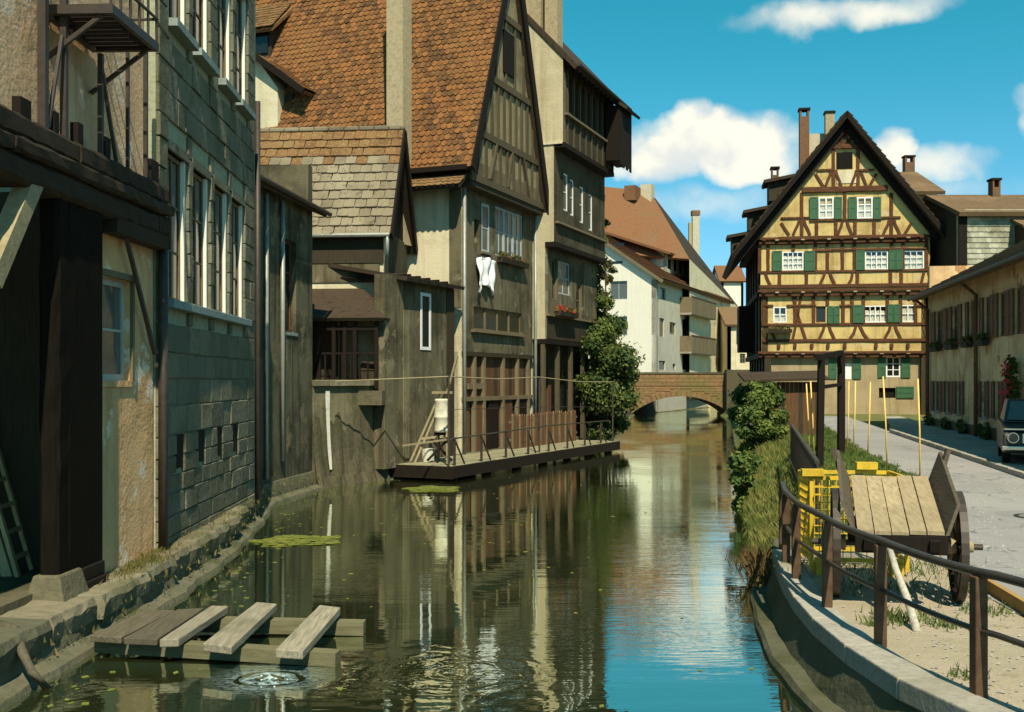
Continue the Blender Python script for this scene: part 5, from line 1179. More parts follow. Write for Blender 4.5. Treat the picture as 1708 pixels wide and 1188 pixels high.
# rear wing with hipped end
RW = lambda px, py, Y: Vector(((px - PX0) / FPX * Y, Y, CAM_H + (HY - py) / FPX * Y))
inv = Matrix.Translation(Wf.o) @ Matrix.Rotation(Wf.rot, 4, 'Z'); inv = inv.inverted()
L = lambda v: tuple(inv @ v)
r0, r1, e1, e2, e0 = RW(985, 309, 96), RW(1084, 319, 98), RW(1150, 432, 92), RW(1238, 520, 116), RW(985, 420, 90)
slab('rear_roof', 'tile_red', wh, [L(r0), L(r1), L(e1), L(e0)], .2)
MB().add([L(r1), L(e1), L(e2), L(RW(1238, 520, 130))], [(0, 1, 2), (0, 2, 3)]).build('rear_hip', 'tile_dark', wh)
MB().add([L(Vector((e1.x, e1.y, 1))), L(Vector((e2.x, e2.y, 1))), L(e2), L(e1)], [(0, 1, 2, 3)]).build('rear_wall', 'cream', wh)
rc = inv @ RW(1080, 318, 97.5); box('chimney', 'chimney_pale', wh, rc.x - .6, rc.x + .6, rc.y - .5, rc.y + .5, rc.z - 1.5, (inv @ RW(1080, 309, 97.5)).z)
rc = inv @ RW(1055, 318, 96.5); box('roof_hatch', 'tile_red', wh, rc.x - .9, rc.x + .9, rc.y - .5, rc.y + .5, rc.z - 1.0, (inv @ RW(1055, 312, 96.5)).z)
# slim free-standing chimney behind
cp = RW(1160, 400, 118); tc = thing('factory_chimney', 'slim pale brick chimney rising behind the white house', 'chimney', (cp.x, cp.y, 0))
zt = RW(1160, 352, 118).z
MB().hexa([(-.42, -.42, 0), (.42, -.42, 0), (.42, .42, 0), (-.42, .42, 0), (-.36, -.36, zt), (.36, -.36, zt), (.36, .36, zt), (-.36, .36, zt)]).build('shaft', 'chimney_pale', tc)
box('flue', 'chimney', tc, -.75, -.43, -.3, .3, zt - 8, RW(1160, 372, 118).z); box('cap', 'chimney_brick', tc, -.45, .45, -.45, .45, zt - .5, zt)

# small houses in the gap beyond the bridge
def small_house(name, label, px0, px1, ybase, yeave, yridge, Y, wm, rm, dep=6.0, a=90.0, wins=()):
    x0 = (px0 - PX0) / FPX * Y; fr = Frame(x0, Y, a); o = house(name, label, fr)
    z = lambda py: CAM_H + (HY - py) / FPX * Y
    w = (px1 - px0) / FPX * Y; zb = min(.8, z(ybase)); ze = z(yeave); zr = CAM_H + (HY - yridge) / FPX * (Y + dep / 2)
    hl = [((q[0] - px0) / FPX * Y, (q[1] - px0) / FPX * Y, z(q[3]), z(q[2])) for q in wins]
    wall('wall', wm, o, 0, w, zb, ze, .3, hl)
    for h in hl: window(o, *h, 2, 2, y=.08, fmat='board_grey', pane='pane')
    for xx in (0, w - .3): wall('side_wall', wm, o, 0, dep, zb, ze, .3, loc=(xx, dep, 0), rot=-math.pi / 2)
    slab('roof', rm, o, [(-.3, -.4, ze - .1), (w + .3, -.4, ze - .1), (w + .3, dep / 2, zr), (-.3, dep / 2, zr)], .2)
    slab('roof', rm, o, [(-.3, dep + .4, ze - .1), (w + .3, dep + .4, ze - .1), (w + .3, dep / 2, zr), (-.3, dep / 2, zr)], .2)
    for xx in (0, w - .2): MB().prismx([(0, ze), (dep, ze), (dep / 2, zr - .1)], xx, xx + .2).build('gable', wm, o)
    return o
small_house('red_roof_house', 'far white house with a bright red roof in the gap right of the white house', 1203, 1240, 640, 468, 443, 130, 'white_wall', 'tile_red')
small_house('yellow_cottage', 'small yellow plastered cottage in the gap beyond the bridge', 1214, 1262, 640, 540, 512, 100, 'cream', 'tile_brown', 7, 90, [(1228, 1238, 552, 575), (1234, 1243, 590, 606)])

# ------------------------------------------------------------------ half-timbered house
gz0 = .95
Hf = Frame((1270 - PX0) / FPX * 50.6, 50.6, 99.0)
hh = house('half_timbered_house', 'large yellow half-timbered house with green shutters and steep gable', Hf)
hp = lambda px, py, v=0.0: Hf.P(px, py, v)
HWd = hp(1548, 500)[0]; Hd = 11.0
zB0, zB1, zB2, zB3 = gz0 - .3, hp(1410, 592)[1], hp(1410, 488)[1], hp(1410, 399)[1]
hole = lambda a, b, c, d, v=0.0: (hp(a, (c + d) / 2, v)[0], hp(b, (c + d) / 2, v)[0], hp((a + b) / 2, d, v)[1], hp((a + b) / 2, c, v)[1])
v1, v2, v3 = 0.0, -.16, -.32
W3 = [hole(1305, 1340, 420, 451, v2), hole(1443, 1481, 419, 450, v2), hole(1507, 1541, 418, 450, v2)]
W2 = [hole(1290, 1312, 512, 538, v1), hole(1361, 1377, 511, 538, v1), hole(1441, 1479, 510, 538, v1), hole(1502, 1527, 509, 537, v1)]
W1 = [hole(1478, 1502, 595, 629, .25), hole(1396, 1421, 606, 632, .25)]
Bs = [hole(1466, 1494, 647, 664, .25)]
wall('ground_wall', 'ochre_dull', hh, .15, HWd, zB0, zB1, .35, W1 + Bs, loc=(0, .25, 0))
wall('wall', 'ochre', hh, 0, HWd, zB1 + .002, zB2, .35, W2, loc=(0, v1, 0))
wall('wall', 'ochre', hh, -.05, HWd + .05, zB2 + .002, zB3, .35, W3, loc=(0, v2, 0))
window(hh, *W1[0], 2, 3, y=.28, fw=.06, pane='pane'); box('door', 'white_paint', hh, W1[1][0], W1[1][1], .30, .36, W1[1][2], W1[1][3])
box('cellar_hatch', 'room_shade', hh, Bs[0][0], Bs[0][1], .4, .45, Bs[0][2], Bs[0][3]); q = hole(1495, 1524, 645, 664, .25); shutter(hh, *q, .24, 'green_paint')
for i, h in enumerate(W3): window(hh, *h, 4 if i < 2 else 3, 3, y=v2 + .0, fw=.05, mw=.03, curtain=.80)
for i, h in enumerate(W2):
    if i == 1: window(hh, *h, 1, 1, y=v1 + .08, fmat='half_timber', pane='pane')
    else: window(hh, *h, 4 if i == 2 else 2, 2, y=v1, fw=.05, mw=.03, curtain=(.55, 0, .75, .9)[i])
for a, b, c, d, v in ((1288, 1304, 419, 452, v2), (1341.5, 1359, 419, 452, v2), (1427, 1442, 418, 451, v2), (1482.5, 1505, 417, 450, v2), (1380, 1400, 511, 540, v1), (1422, 1440, 509, 539, v1), (1480, 1501, 508, 538, v1)):
    q = hole(a, b, c, d, v)
    if b - a > 19:
        mxx = (q[0] + q[1]) / 2; shutter(hh, q[0], mxx - .01, q[2], q[3], v - .05, 'green_paint'); shutter(hh, mxx + .01, q[1], q[2], q[3], v - .05, 'green_paint')
    else: shutter(hh, *q, v - .05, 'green_paint')
for a, b in ((1382, 1395.5), (1422, 1436), (1464, 1477), (1503, 1518)):
    q = hole(a, b, 595 if a > 1450 else 598, 630 if a > 1450 else 632, .25); shutter(hh, *q, .24, 'green_paint')
# timbers -------------------------------------------------
def hb_(px0, px1, py, v, h=.2, d=.06, name='beam'):
    a, b = hp(px0, py, v), hp(px1, py, v); z = hp((px0 + px1) / 2, py, v)[1]; return MB().rough(a[0], b[0], v - d, v - .002, z - h * .42, z + h * .42, 10, .012, int(px0 * 7 + py)).build(name, 'half_timber', hh)
def vb_(px, py0, py1, v, w=.15, d=.05, name='post'):
    a, b = hp(px, py0, v), hp(px, py1, v); x = (a[0] + b[0]) / 2; return MB().rough(x - w / 2, x + w / 2, v - d, v - .002, min(a[1], b[1]), max(a[1], b[1]), 6, .01, int(px * 3 + py0)).build(name, 'half_timber', hh)
def br_(pts, v, w=.125, d=.045, name='brace'):
    p = [hp(x, y, v) for x, y in pts]; m = MB()
    for a, b in zip(p, p[1:]): m.beam((a[0], v - d / 2 - .002, a[1]), (b[0], v - d / 2 - .002, b[1]), d, w, (0, -1, 0)) if 0 else m.beam((a[0], v - d / 2 - .002, a[1]), (b[0], v - d / 2 - .002, b[1]), w, d, (0, 1, 0))
    return m.build(name, 'half_timber', hh)
def man(px, y0, y1, v, r=13):      # curved brace pair rising to a post
    br_([(px - 4, y0), (px - 6, (y0 * 2 + y1) / 3), (px - r * .75, (y0 + 2 * y1) / 3), (px - r, y1)], v); br_([(px + 4, y0), (px + 6, (y0 * 2 + y1) / 3), (px + r * .75, (y0 + 2 * y1) / 3), (px + r, y1)], v)
# third floor
hb_(1264, 1548, 452.5, v2, .13); hb_(1266, 1548, 477, v2, .20); hb_(1266, 1548, 404.5, v2, .16); hb_(1355, 1548, 416, v2, .11, .07)
for px in (1267, 1281, 1323, 1360, 1380, 1405, 1425, 1487, 1506, 1545): vb_(px, 406 if px not in (1323, 1487) else 406, 452 if px not in (1323,) else 419, v2)
for px in (1300, 1345, 1430, 1485, 1503): vb_(px, 454, 476, v2)
man(1380, 454, 476, v2); br_([(1422, 454), (1420, 466), (1414, 476)], v2); br_([(1276, 454), (1280, 466), (1285, 476)], v2); man(1545, 454, 476, v2, 10)
# second floor
hb_(1270, 1548, 541, v1, .13); hb_(1272, 1548, 568, v1, .17); hb_(1272, 1548, 511, v1, .11, .07) if 0 else None
for a, b in ((1273, 1290), (1312, 1361), (1400, 1422), (1527, 1548)): hb_(a, b, 510, v1, .11, .07)
for px in (1274, 1326, 1357, 1406, 1421, 1440, 1480, 1502, 1527, 1545): vb_(px, 492, 541, v1)
for px in (1380,): vb_(px, 492, 510, v1)
man(1379, 543, 567, v1); man(1489, 543, 567, v1, 14); br_([(1428, 543), (1424, 556), (1416, 567)], v1); br_([(1434, 543), (1440, 556), (1448, 567)], v1); br_([(1322, 492), (1332, 530), (1344, 567)], v1); br_([(1336, 492), (1330, 530), (1322, 567)], v1); br_([(1283, 545), (1288, 556), (1293, 567)], v1)
# jetties: paired beams with joist ends between
for py0, py1, v in ((482, 490, v2), (394, 402, v3), (586, 593, v1)):
    a = hp(1268, py1, v)[0]; b = hp(1548, py1, v)[0]; z1_, z0_ = hp(1410, py0, v)[1], hp(1410, py1, v)[1]
    box('jetty_beam', 'half_timber', hh, a - .1, b, v - .10, v + .17, z1_ - .10, z1_); box('jetty_beam', 'half_timber', hh, a - .05, b, v - .02, v + .17, z0_ - .08, z0_ + .06)
    for k in range(13):
        xx = a + (b - a) * (k + .3) / 12.8; box('joist_end', 'chimney' if k % 2 else 'half_timber', hh, xx - .08, xx + .08, v - .13, v + .1, z0_ + .062, z1_ - .102)
for px in (1299, 1326, 1354, 1381, 1409, 1461, 1487, 1514): q = hp(px, 577, v1); box('bracket', 'half_timber', hh, q[0] - .07, q[0] + .07, -.09, -.003, q[1] - .1, q[1] + .1)
# gable ----------------------------------------------------
gL, gR, gA = hp(1236, 410, v3), hp(1568, 389, v3), hp(1410, 203, v3)
zg = hp(1410, 394, v3)[1]
lx = lambda z: gA[0] + (gL[0] - gA[0]) * (gA[1] - z) / (gA[1] - gL[1]); rx = lambda z: gA[0] + (gR[0] - gA[0]) * (gA[1] - z) / (gA[1] - gR[1])
MB().prism([(lx(zg) + .3, zg), (rx(zg) - .3, zg), (gA[0], gA[1] - .2)], v3, v3 + .3).build('gable', 'ochre', hh)
hb_(1338, 1480, 316, v3, .30, .12); hb_(1384, 1436, 245, v3, .24, .12); hb_(1298, 1530, 396, v3, .2, .1)
for a, b, y in ((1302, 1350, 364), (1468, 1502, 363), (1362, 1391, 284), (1429, 1458, 284)): hb_(a, b, y, v3, .11, .07)
hb_(1350, 1470, 367, v3, .12, .07)
for px, y0, y1 in ((1337, 322, 392), (1409, 322, 366), (1486.5, 322, 392), (1390, 248, 312), (1431, 248, 312), (1362, 370, 392), (1394, 370, 392), (1426, 370, 392), (1458, 370, 392)): vb_(px, y0, y1, v3)
man(1337, 366, 392, v3, 14); man(1487, 366, 392, v3, 14); man(1409, 370, 392, v3, 12); man(1390, 284, 311, v3, 13); man(1432, 284, 311, v3, 13)
br_([(1303, 372), (1309, 382), (1316, 392)], v3); br_([(1520, 372), (1514, 382), (1508, 392)], v3); br_([(1360, 290), (1366, 300), (1373, 311)], v3); br_([(1462, 290), (1456, 300), (1450, 311)], v3)
for s in (-1, 1):
    for k in range(4): br_([(1409 + s * (-24 + k * 13), 241), (1409 + s * (-2 + k * 9), 208 + k * 9)], v3, .15)
q = hole(1395, 1422, 254, 282, v3); box('loft_opening_shade', 'room_shade', hh, q[0], q[1], v3 - .02, v3 - .001, q[2], q[3]); box('loft_panel', 'cream', hh, *hole(1396, 1428, 284, 306, v3)[:2], v3 - .03, v3 - .001, hp(1410, 306, v3)[1], hp(1410, 284, v3)[1])  # flat black sheet on the gable stands in for the shade in the loft
for a, b in ((1365, 1390), (1429, 1455)): window(hh, *hole(a, b, 329, 365, v3), 2, 3, y=v3 - .09, fw=.06, mw=.04, curtain=.66, dep=.03)
for a, b in ((1350, 1364), (1391, 1404), (1414.5, 1428), (1456, 1469)): shutter(hh, *hole(a, b, 329, 366, v3), v3 - .05, 'green_paint')
# roof: two slopes with overhanging verge
vv = v3 - .55; aZ = gA[1] + .35
LZ = hp(1222, 424, vv); RZ = hp(1580, 390, vv)
for e in (LZ, RZ):
    slab('roof', 'tile_dark', hh, [(e[0], vv, e[1]), (e[0], Hd, e[1]), (gA[0], Hd, aZ), (gA[0], vv, aZ)], .18)
    d_ = Vector((gA[0] - e[0], 0, aZ - e[1])); n_ = int(d_.length / .34); m = MB(); d_.normalize(); sg = 1 if e is LZ else -1; nn = Vector((-d_.z * sg, 0, abs(d_.x)))
    for j in range(n_):
        p = Vector((e[0], 0, e[1])) + d_ * (j * .34); p2 = p + d_ * .36
        m.hexa([tuple(p + Vector((0, vv - .03, .0))), tuple(p2 + Vector((0, vv - .03, 0))), tuple(p2 + Vector((0, Hd, 0))), tuple(p + Vector((0, Hd, 0))), tuple(p + nn * .09 + Vector((0, vv - .03, 0))), tuple(p2 + nn * .03 + Vector((0, vv - .03, 0))), tuple(p2 + nn * .03 + Vector((0, Hd, 0))), tuple(p + nn * .09 + Vector((0, Hd, 0)))])
    m.build('tile_courses', 'tile_dark', hh, kind='stuff')
    beam('barge_board', 'black_wood', hh, (e[0], vv - .04, e[1] - .12), (gA[0], vv - .04, aZ - .15), .06, .20)
    beam('verge_rafter', 'black_wood', hh, (e[0] + .3 * sg, v3 - .12, e[1] - .15), (gA[0], v3 - .12, aZ - .62), .16, .26)
# left flank and its eaves
for (za_, zb_, u, mt) in ((zB0, zB1, .15, 'board_dark'), (zB1, zB2, 0, 'board_dark'), (zB2, zB3, -.05, 'board_dark')):
    wall('side_wall', mt, hh, 0, Hd, za_, zb_, .3, loc=(u - .004, Hd, 0), rot=-math.pi / 2)
    for k in range(6): box('post', 'black_wood', hh, u - .08, u - .006, .2 + k * 2.0, .4 + k * 2.0, za_ + .02, zb_ - .02)
for (z_, u) in ((zB1, -.12), (zB2, -.2), (zB3, -.45)): box('jetty_beam', 'black_wood', hh, u, u + .35, .1, Hd, z_ - .14, z_ + .1)
wall('side_wall', 'board_dark', hh, 0, Hd, zB0, zB3, .3, loc=(HWd - .3, Hd, 0), rot=-math.pi / 2)
box('oriel', 'black_wood', hh, -.75, -.06, 5.5, 7.5, zB1 + .3, zB2 - .2)
for s in range(3):      # dormers on the left roof slope
    yy = 1.2 + s * 2.6; t = (.16, .30, .46)[2 - s]
    p = Vector((LZ[0] + (gA[0] - LZ[0]) * t, 0, LZ[1] + (aZ - LZ[1]) * t)); dmo = box('dormer', 'board_dark', hh, p.x - .55, p.x + 1.2, yy, yy + 1.3, p.z - .2, p.z + .75)
    slab('dormer_roof', 'tile_dark', dmo, [(p.x - .8, yy - .25, p.z + .78), (p.x - .8, yy + 1.55, p.z + .78), (p.x + 1.3, yy + 1.55, p.z + 1.15), (p.x + 1.3, yy - .25, p.z + 1.15)], .15)
# chimneys
def chimney(par, fr, px0, px1, ytop, v, zbase, mat, cap='soot', d=.5, open_=True):
    x0, x1 = fr.P(px0, ytop, v)[0], fr.P(px1, ytop, v)[0]; zt = fr.P((px0 + px1) / 2, ytop, v)[1]
    o = box('chimney', mat, par, x0, x1, v, v + d, zbase, zt - (.42 if open_ else .1))
    if open_:
        w = (x1 - x0) * .2
        for a, b in ((x0, x0 + w), (x1 - w, x1)): box('cap_pier', mat, o, a, b, v, v + d, zt - .418, zt - .10)
    box('cap', cap, o, x0 - .05, x1 + .05, v - .05, v + d + .05, zt - .098, zt); return o
zr_ = gA[1]
chimney(hh, Hf, 1334, 1350, 180, 3.0, zr_ - 5.5, 'chimney_brick'); chimney(hh, Hf, 1377, 1392, 185, 2.6, zr_ - 3, 'chimney', open_=False); chimney(hh, Hf, 1287, 1299, 278, 4.0, zr_ - 8.5, 'chimney_brick')
x0, x1 = Hf.P(1350, 240, 3.2)[0], Hf.P(1378, 240, 3.2)[0]; box('chimney_wall', 'chimney_pale', hh, x0, x1, 3.2, 3.6, zr_ - 5, Hf.P(1364, 223, 3.2)[1])
fx = [hp(1281, 550, -.05)[0], hp(1320, 550, -.05)[0]]; flower_box('flower box below the leftmost window of the half-timbered house', Hf, fx[0], fx[1], hp(1300, 556)[1], -.10, 10, 'red_mix', d=.3)

# ------------------------------------------------------------------ houses right of it
bh = small_house('rear_house', 'brown roofed house rising behind the right slope of the half-timbered gable', 1478, 1564, 640, 318, 287, 62, 'ochre_dull', 'tile_brown', 8)
fr = Frame((1478 - PX0) / FPX * 62, 62, 90); chimney(bh, fr, 1510, 1526, 259, 4.0, 12, 'chimney_brick')
small_house('link_house', 'narrow cream house with a brown roof between half-timbered and shingled houses', 1540, 1604, 690, 418, 391, 54, 'cream', 'tile_brown', 5, 90, [(1552, 1572, 432, 470)])
Kf = Frame((1600 - PX0) / FPX * 47, 47.0, 90.0); kh = house('shingled_house', 'house with pale grey shingled wall and brown roof above the long row', Kf)
kz = lambda py: CAM_H + (HY - py) / FPX * 47; kx = lambda px: (px - 1600) / FPX * 47; kzr = CAM_H + (HY - 325) / FPX * 50.5
wall('wall', 'mortar', kh, 0, 7, .8, kz(358), .3)
mm = [tile_mesh('shingle', .30, .34, .03, 'shingle', .1)]; cnt = 0
for j in range(13):
    for i in range(13):
        xx = kx(1613) + (i + (.5 if j % 2 else 0)) * .205 * 1; zz = kz(468) + j * .235
        if xx > kx(1708) + 1.2: continue
        o = bpy.data.objects.new('shingle', mm[0]); COL.objects.link(o); o.parent = kh; o.scale = (.205 / .30, .82, 1)
        o.matrix_local = Matrix.Translation((xx, -.03, zz)) @ Matrix.Rotation(R(84) + random.uniform(-.02, .02), 4, 'X') @ Matrix.Diagonal((.205 / .285, .82, 1, 1))
box('corner_board', 'black_wood', kh, -.05, kx(1612), -.08, -.005, .9, kz(358)); box('eaves_dark_strip', 'black_wood', kh, -.1, 7, -.3, -.01, kz(360), kz(356))
slab('roof', 'tile_brown', kh, [(-.15, -.4, kz(356)), (7.2, -.4, kz(356)), (7.2, 3.5, kzr), (-.15, 3.5, kzr)], .18)
slab('roof', 'tile_brown', kh, [(-.15, 7.4, kz(356)), (7.2, 7.4, kz(356)), (7.2, 3.5, kzr), (-.15, 3.5, kzr)], .18)
wall('side_wall', 'board_dark', kh, 0, 7, .8, kz(358), .3, loc=(.003, 7, 0), rot=-math.pi / 2)
MB().prismx([(0, kz(358)), (7, kz(358)), (3.5, kzr - .2)], .0, .2).build('gable', 'board_dark', kh)
chimney(kh, Kf, 1656, 1669, 297, 3.0, kz(340), 'chimney_brick')
dk = box('dormer', 'board_dark', kh, kx(1692), kx(1740), -.9, .1, kz(425), kz(378)); slab('dormer_roof', 'tile_brown', dk, [(kx(1685), -1.2, kz(382)), (kx(1750), -1.2, kz(382)), (kx(1750), .2, kz(362)), (kx(1685), .2, kz(362))], .1)
k2 = lambda py: CAM_H + (HY - py) / FPX * 50.8
box('bridge_beam', 'tile_brown', kh, (1562 - PX0) / FPX * 50.8 - Kf.o.x, -.06, 3.6, 4.0, k2(357), k2(350))
lt = thing('hanging_bell', 'small dark bell hanging in the sky gap beside the shingled house', 'bell', Kf.W((1578 - PX0) / FPX * 50.8 - Kf.o.x, 3.8, k2(377)))
MB().tube([(0, 0, 0), (0, 0, .10), (0, 0, .2), (0, 0, .32)], .15, 12, .05).build('bell_body', 'iron', lt, smooth=True); MB().tube([(0, 0, .3), (0, 0, k2(357) - k2(377) + .02)], .015, 6).build('chain', 'iron', lt)

# ------------------------------------------------------------------ long row house on the right
Rf = Frame(15.3, 39.7, 190.0); rh = house('row_house', 'long low stained house with faded shutters along the right pavement', Rf)
re = Rf.P(1545, 492)[1]; RL = 24.0; rb = .4
up = []; lo = []
for px, w in ((1567, 13), (1594, 11), (1621, 9), (1647, 11), (1672, 13), (1699, 13)):
    a, b = Rf.P(px - w * .45, 540)[0], Rf.P(px + w * .45, 540)[0]; up.append((a, b, 3.72, 4.95)); 
for px, w in ((1563, 9), (1582, 9), (1600, 9), (1642, 9), (1665, 10), (1688, 12)):
    a, b = Rf.P(px - w * .45, 660)[0], Rf.P(px + w * .45, 660)[0]; lo.append((a, b, 1.42, 2.48))
wall('wall', 'row_plaster', rh, 0, RL, rb, re, .35, up + lo)
for h in up:
    window(rh, *h, 2, 2, y=.06, fw=.06, fmat='board_grey', pane='pane'); w = (h[1] - h[0]) * .62
    shutter(rh, h[0] - w, h[0] - .02, h[2], h[3], -.01, 'rust_paint'); shutter(rh, h[1] + .02, h[1] + w, h[2], h[3], -.01, 'rust_paint')
for i, h in enumerate(lo):
    window(rh, *h, 2, 2, y=.06, fw=.05, fmat='board_grey', pane='glass', curtain=.95 if i > 2 else 0, sill='sill_stone'); w = (h[1] - h[0]) * .55
    shutter(rh, h[0] - w, h[0] - .02, h[2], h[3], -.01, 'rust_paint'); shutter(rh, h[1] + .02, h[1] + w, h[2], h[3], -.01, 'rust_paint')
wall('end_wall', 'row_plaster', rh, 0, 8, rb, re + 1, .3, loc=(.003, 8, 0), rot=-math.pi / 2)
box('plinth', 'chimney_brick', rh, 0, RL, -.04, -.002, rb, 1.15)
slab('roof', 'tile_brown', rh, [(-.25, -.55, re - .15), (RL, -.55, re - .15), (RL, 6.0, re + 3.2), (-.25, 6.0, re + 3.2)], .14)
m = MB()
for j in range(20):
    p0_ = Vector((0, -.57, re - .13)) + Vector((0, 6.55, 3.35)).normalized() * (j * .36); p1_ = p0_ + Vector((0, 6.55, 3.35)).normalized() * .38
    m.hexa([(-.28, p0_.y, p0_.z), (RL, p0_.y, p0_.z), (RL, p1_.y, p1_.z), (-.28, p1_.y, p1_.z), (-.28, p0_.y, p0_.z + .07), (RL, p0_.y, p0_.z + .07), (RL, p1_.y, p1_.z + .02), (-.28, p1_.y, p1_.z + .02)])
m.build('tile_courses', 'tile_brown', rh, kind='stuff')
MB().tube([(-.3, -.62, re - .17), (RL, -.62, re - .17)], .07, 8).build('gutter', 'iron', rh)
for px in (1548, 1628):
    xx = Rf.P(px, 600, -.08)[0]; MB().tube([(xx, -.55, re - .2), (xx, -.09, re - .6), (xx, -.09, rb + .2)], .06, 8).build('downpipe', 'rust_paint', rh, smooth=True)
box('corner_post', 'black_wood', rh, -.09, -.0, -.07, .2, rb, re - .1)
for i, h in enumerate(up[:4]): flower_box(('flower box under the farthest upper window of the long row house', 'flower box under the second upper window of the row house from its far corner', 'flower box beside the brown downpipe of the long row house', 'flower box just past the downpipe on the long row house')[i], Rf, h[0] - .1, h[1] + .1, h[2] - .2, -.06, 30, 'red_mix')

# ------------------------------------------------------------------ vegetation
def at(px, py, Y): return Vector(((px - PX0) / FPX * Y, Y, CAM_H + (HY - py) / FPX * Y))
def bush(name, label, cat, base, specs, mat, size, n, Y, dy=.5, stems=4, trunk_r=.06):
    """specs: (px, py, radius in px); every blob gets its own depth round Y"""
    o = thing(name, label, cat, base); bl = []; m = MB(); k = Y / FPX
    for i, (px, py, r) in enumerate(specs):
        c = at(px, py, Y + dy * math.sin(i * 2.3)) - Vector(base); rr = r * k; bl.append(((c.x, c.y, c.z), (rr, rr * .95, rr * .85)))
        mid_ = Vector((c.x * .5, c.y * .5, c.z * .45)); m.tube([(0.05 * math.sin(i), .05 * math.cos(i), 0), mid_, c], trunk_r, 6, .012)
    m.build('trunk', 'bark', o, smooth=True); leaf_cloud('crown', mat, o, bl, size, n)
    leaf_cloud('young_shoots', 'young_leaf', o, [(c, tuple(q * 1.06 for q in r)) for c, r in bl], size * .8, n // 9, .85, kind='stuff'); return o
bush('leafy_shrub', 'tall dark green shrub at the far end of the walkway by the bridge', 'shrub', (3.5, 41.2, .3),
     [(1000, 560, 30), (1022, 545, 22), (1035, 600, 28), (1000, 620, 32), (1045, 625, 20), (1015, 660, 34), (990, 690, 24), (1040, 665, 24), (1000, 720, 22), (1030, 705, 20), (985, 640, 22), (1012, 590, 26), (1008, 505, 16), (985, 575, 20)], 'leaf', .10, 15000, 41.0, 1.0)
ivy = thing('ivy', 'ragged ivy climbing the far corner of the tall dark house', 'ivy', Fh.W(FL + .3, -.6, .4), 0)
base = Vector(ivy.location); bl = []
for (px, py, r) in ((992, 480, 14), (1003, 500, 16), (988, 520, 14), (1000, 455, 13), (1012, 440, 10), (1000, 425, 12), (990, 440, 10), (1015, 465, 8), (1005, 400, 9), (996, 385, 9), (1008, 372, 7), (1000, 350, 7), (1020, 450, 7), (996, 540, 15), (1010, 530, 12), (1003, 330, 6)):
    c = at(px, py, 42.0) - base; k = 42 / FPX; bl.append(((c.x, c.y, c.z), (r * k, r * k * .8, r * k)))
leaf_cloud('foliage', 'ivy', ivy, bl, .12, 2300, .3); MB().tube([(0, 0, 0), (-.1, 0, 3), (.1, .1, 5.5), (.0, .0, 8.5)], .05, 6, .02).build('stem', 'bark', ivy)
bush('bank_shrub', 'bright green shrub overhanging the right bank of the canal', 'shrub', (7.7, 33.0, .3),
     [(1268, 668, 20), (1290, 665, 17), (1252, 690, 16), (1278, 700, 22), (1300, 695, 14), (1242, 720, 13), (1262, 730, 17), (1285, 735, 17), (1246, 748, 11), (1262, 645, 10), (1300, 720, 13), (1284, 648, 10), (1236, 700, 9), (1272, 715, 15)], 'leaf_bank', .085, 10000, 32.5, .9)
bush('low_bush', 'low green bush trailing into the water on the right bank', 'shrub', (4.95, 22.0, .2),
     [(1238, 790, 16), (1243, 815, 16), (1232, 770, 14), (1250, 770, 16), (1236, 840, 12), (1228, 800, 9)], 'leaf_bank', .085, 2600, 21.5, .5, trunk_r=.03)
bush('far_bush', 'dark bush at the foot of the half-timbered house beside the bridge', 'shrub', (13.0, 58.0, .9), [(1240, 660, 18), (1252, 690, 18), (1228, 690, 13), (1262, 650, 14)], 'leaf', .16, 1800, 58.0, .8)

# grass: long on the bank, short on the lawn
pts = []
for _ in range(15000):
    y = 12.9 + 26 * rng.random() ** 1.7; b = lerp_line(BANK, y); s = .55 + .55 * min(1, (y - 12.6) / 8); u = rng.random() * 1.45 * s
    z = np.interp(u / s, [0, .25, .7, 1.25, 2], [0, .22, ground_z(y) * .8, ground_z(y), ground_z(y)]); pts.append((b + u, y, z - .01))
blades('bank_grass', 'grass', pts, .17, .012)
pts = []
for _ in range(26000):
    y = 13.5 + 32 * rng.random() ** 1.4; a, b = lerp_line(BANK, y) + 1.2, lerp_line(ROAD_L, y) - .05 + .12 * math.sin(y * 3)
    if y < 17.2 and a + rng.random() * .01 > 0:
        if rng.random() < .80: continue
    x = a + (b - a) * rng.random(); pts.append((x, y, ground_z(y)))
blades('lawn_grass', 'grass_green', pts, .09, .011)
pts = []
for (cx, cy, r, n) in ((3.25, 9.0, .22, 260), (3.5, 8.75, .12, 90), (4.1, 9.3, .2, 120), (3.6, 10.4, .4, 200), (4.2, 11.4, .5, 300), (3.3, 11.5, .4, 260), (4.0, 7.6, .15, 60), (3.05, 7.25, .12, 60), (2.95, 8.8, .1, 60), (4.3, 10.2, .15, 140)):
    for _ in range(n): q = rng.normal(size=2) * r * .6; pts.append((cx + q[0], cy + q[1], .505))
blades('yard_weeds', 'grass_green', pts, .07, .006)
pts = []
for _ in range(350):
    x = A.W(rng.uniform(-2.3, 5.4), -rng.random() ** 2 * .3 - .01, .42); pts.append((x.x, x.y, .41))
for _ in range(900): q = A.W(rng.normal(-.9, .5), -abs(rng.normal(0, .12)) - .02, .4); pts.append((q.x, q.y, .41))
blades('quay_weeds', 'moss_weed', pts, .085, .008)
pts = []
for _ in range(900): y = rng.uniform(9, 27); pts.append((lerp_line(LQ, y) + rng.normal(.03, .06), y, .08 + rng.random() * .28))
blades('quay_moss', 'moss_weed', pts, .06, .012)
rd = thing('dry_reeds', 'brown dead reeds hanging over the water at the end of the right quay', 'reeds', (3.05, 13.1, .0))
pts = [(rng.normal(0, .12), rng.normal(0, .3), max(-.02, .02 + .28 * rng.random())) for _ in range(420)]
blades('stalks', 'reed', pts, .2, .010, 'stuff', rd)
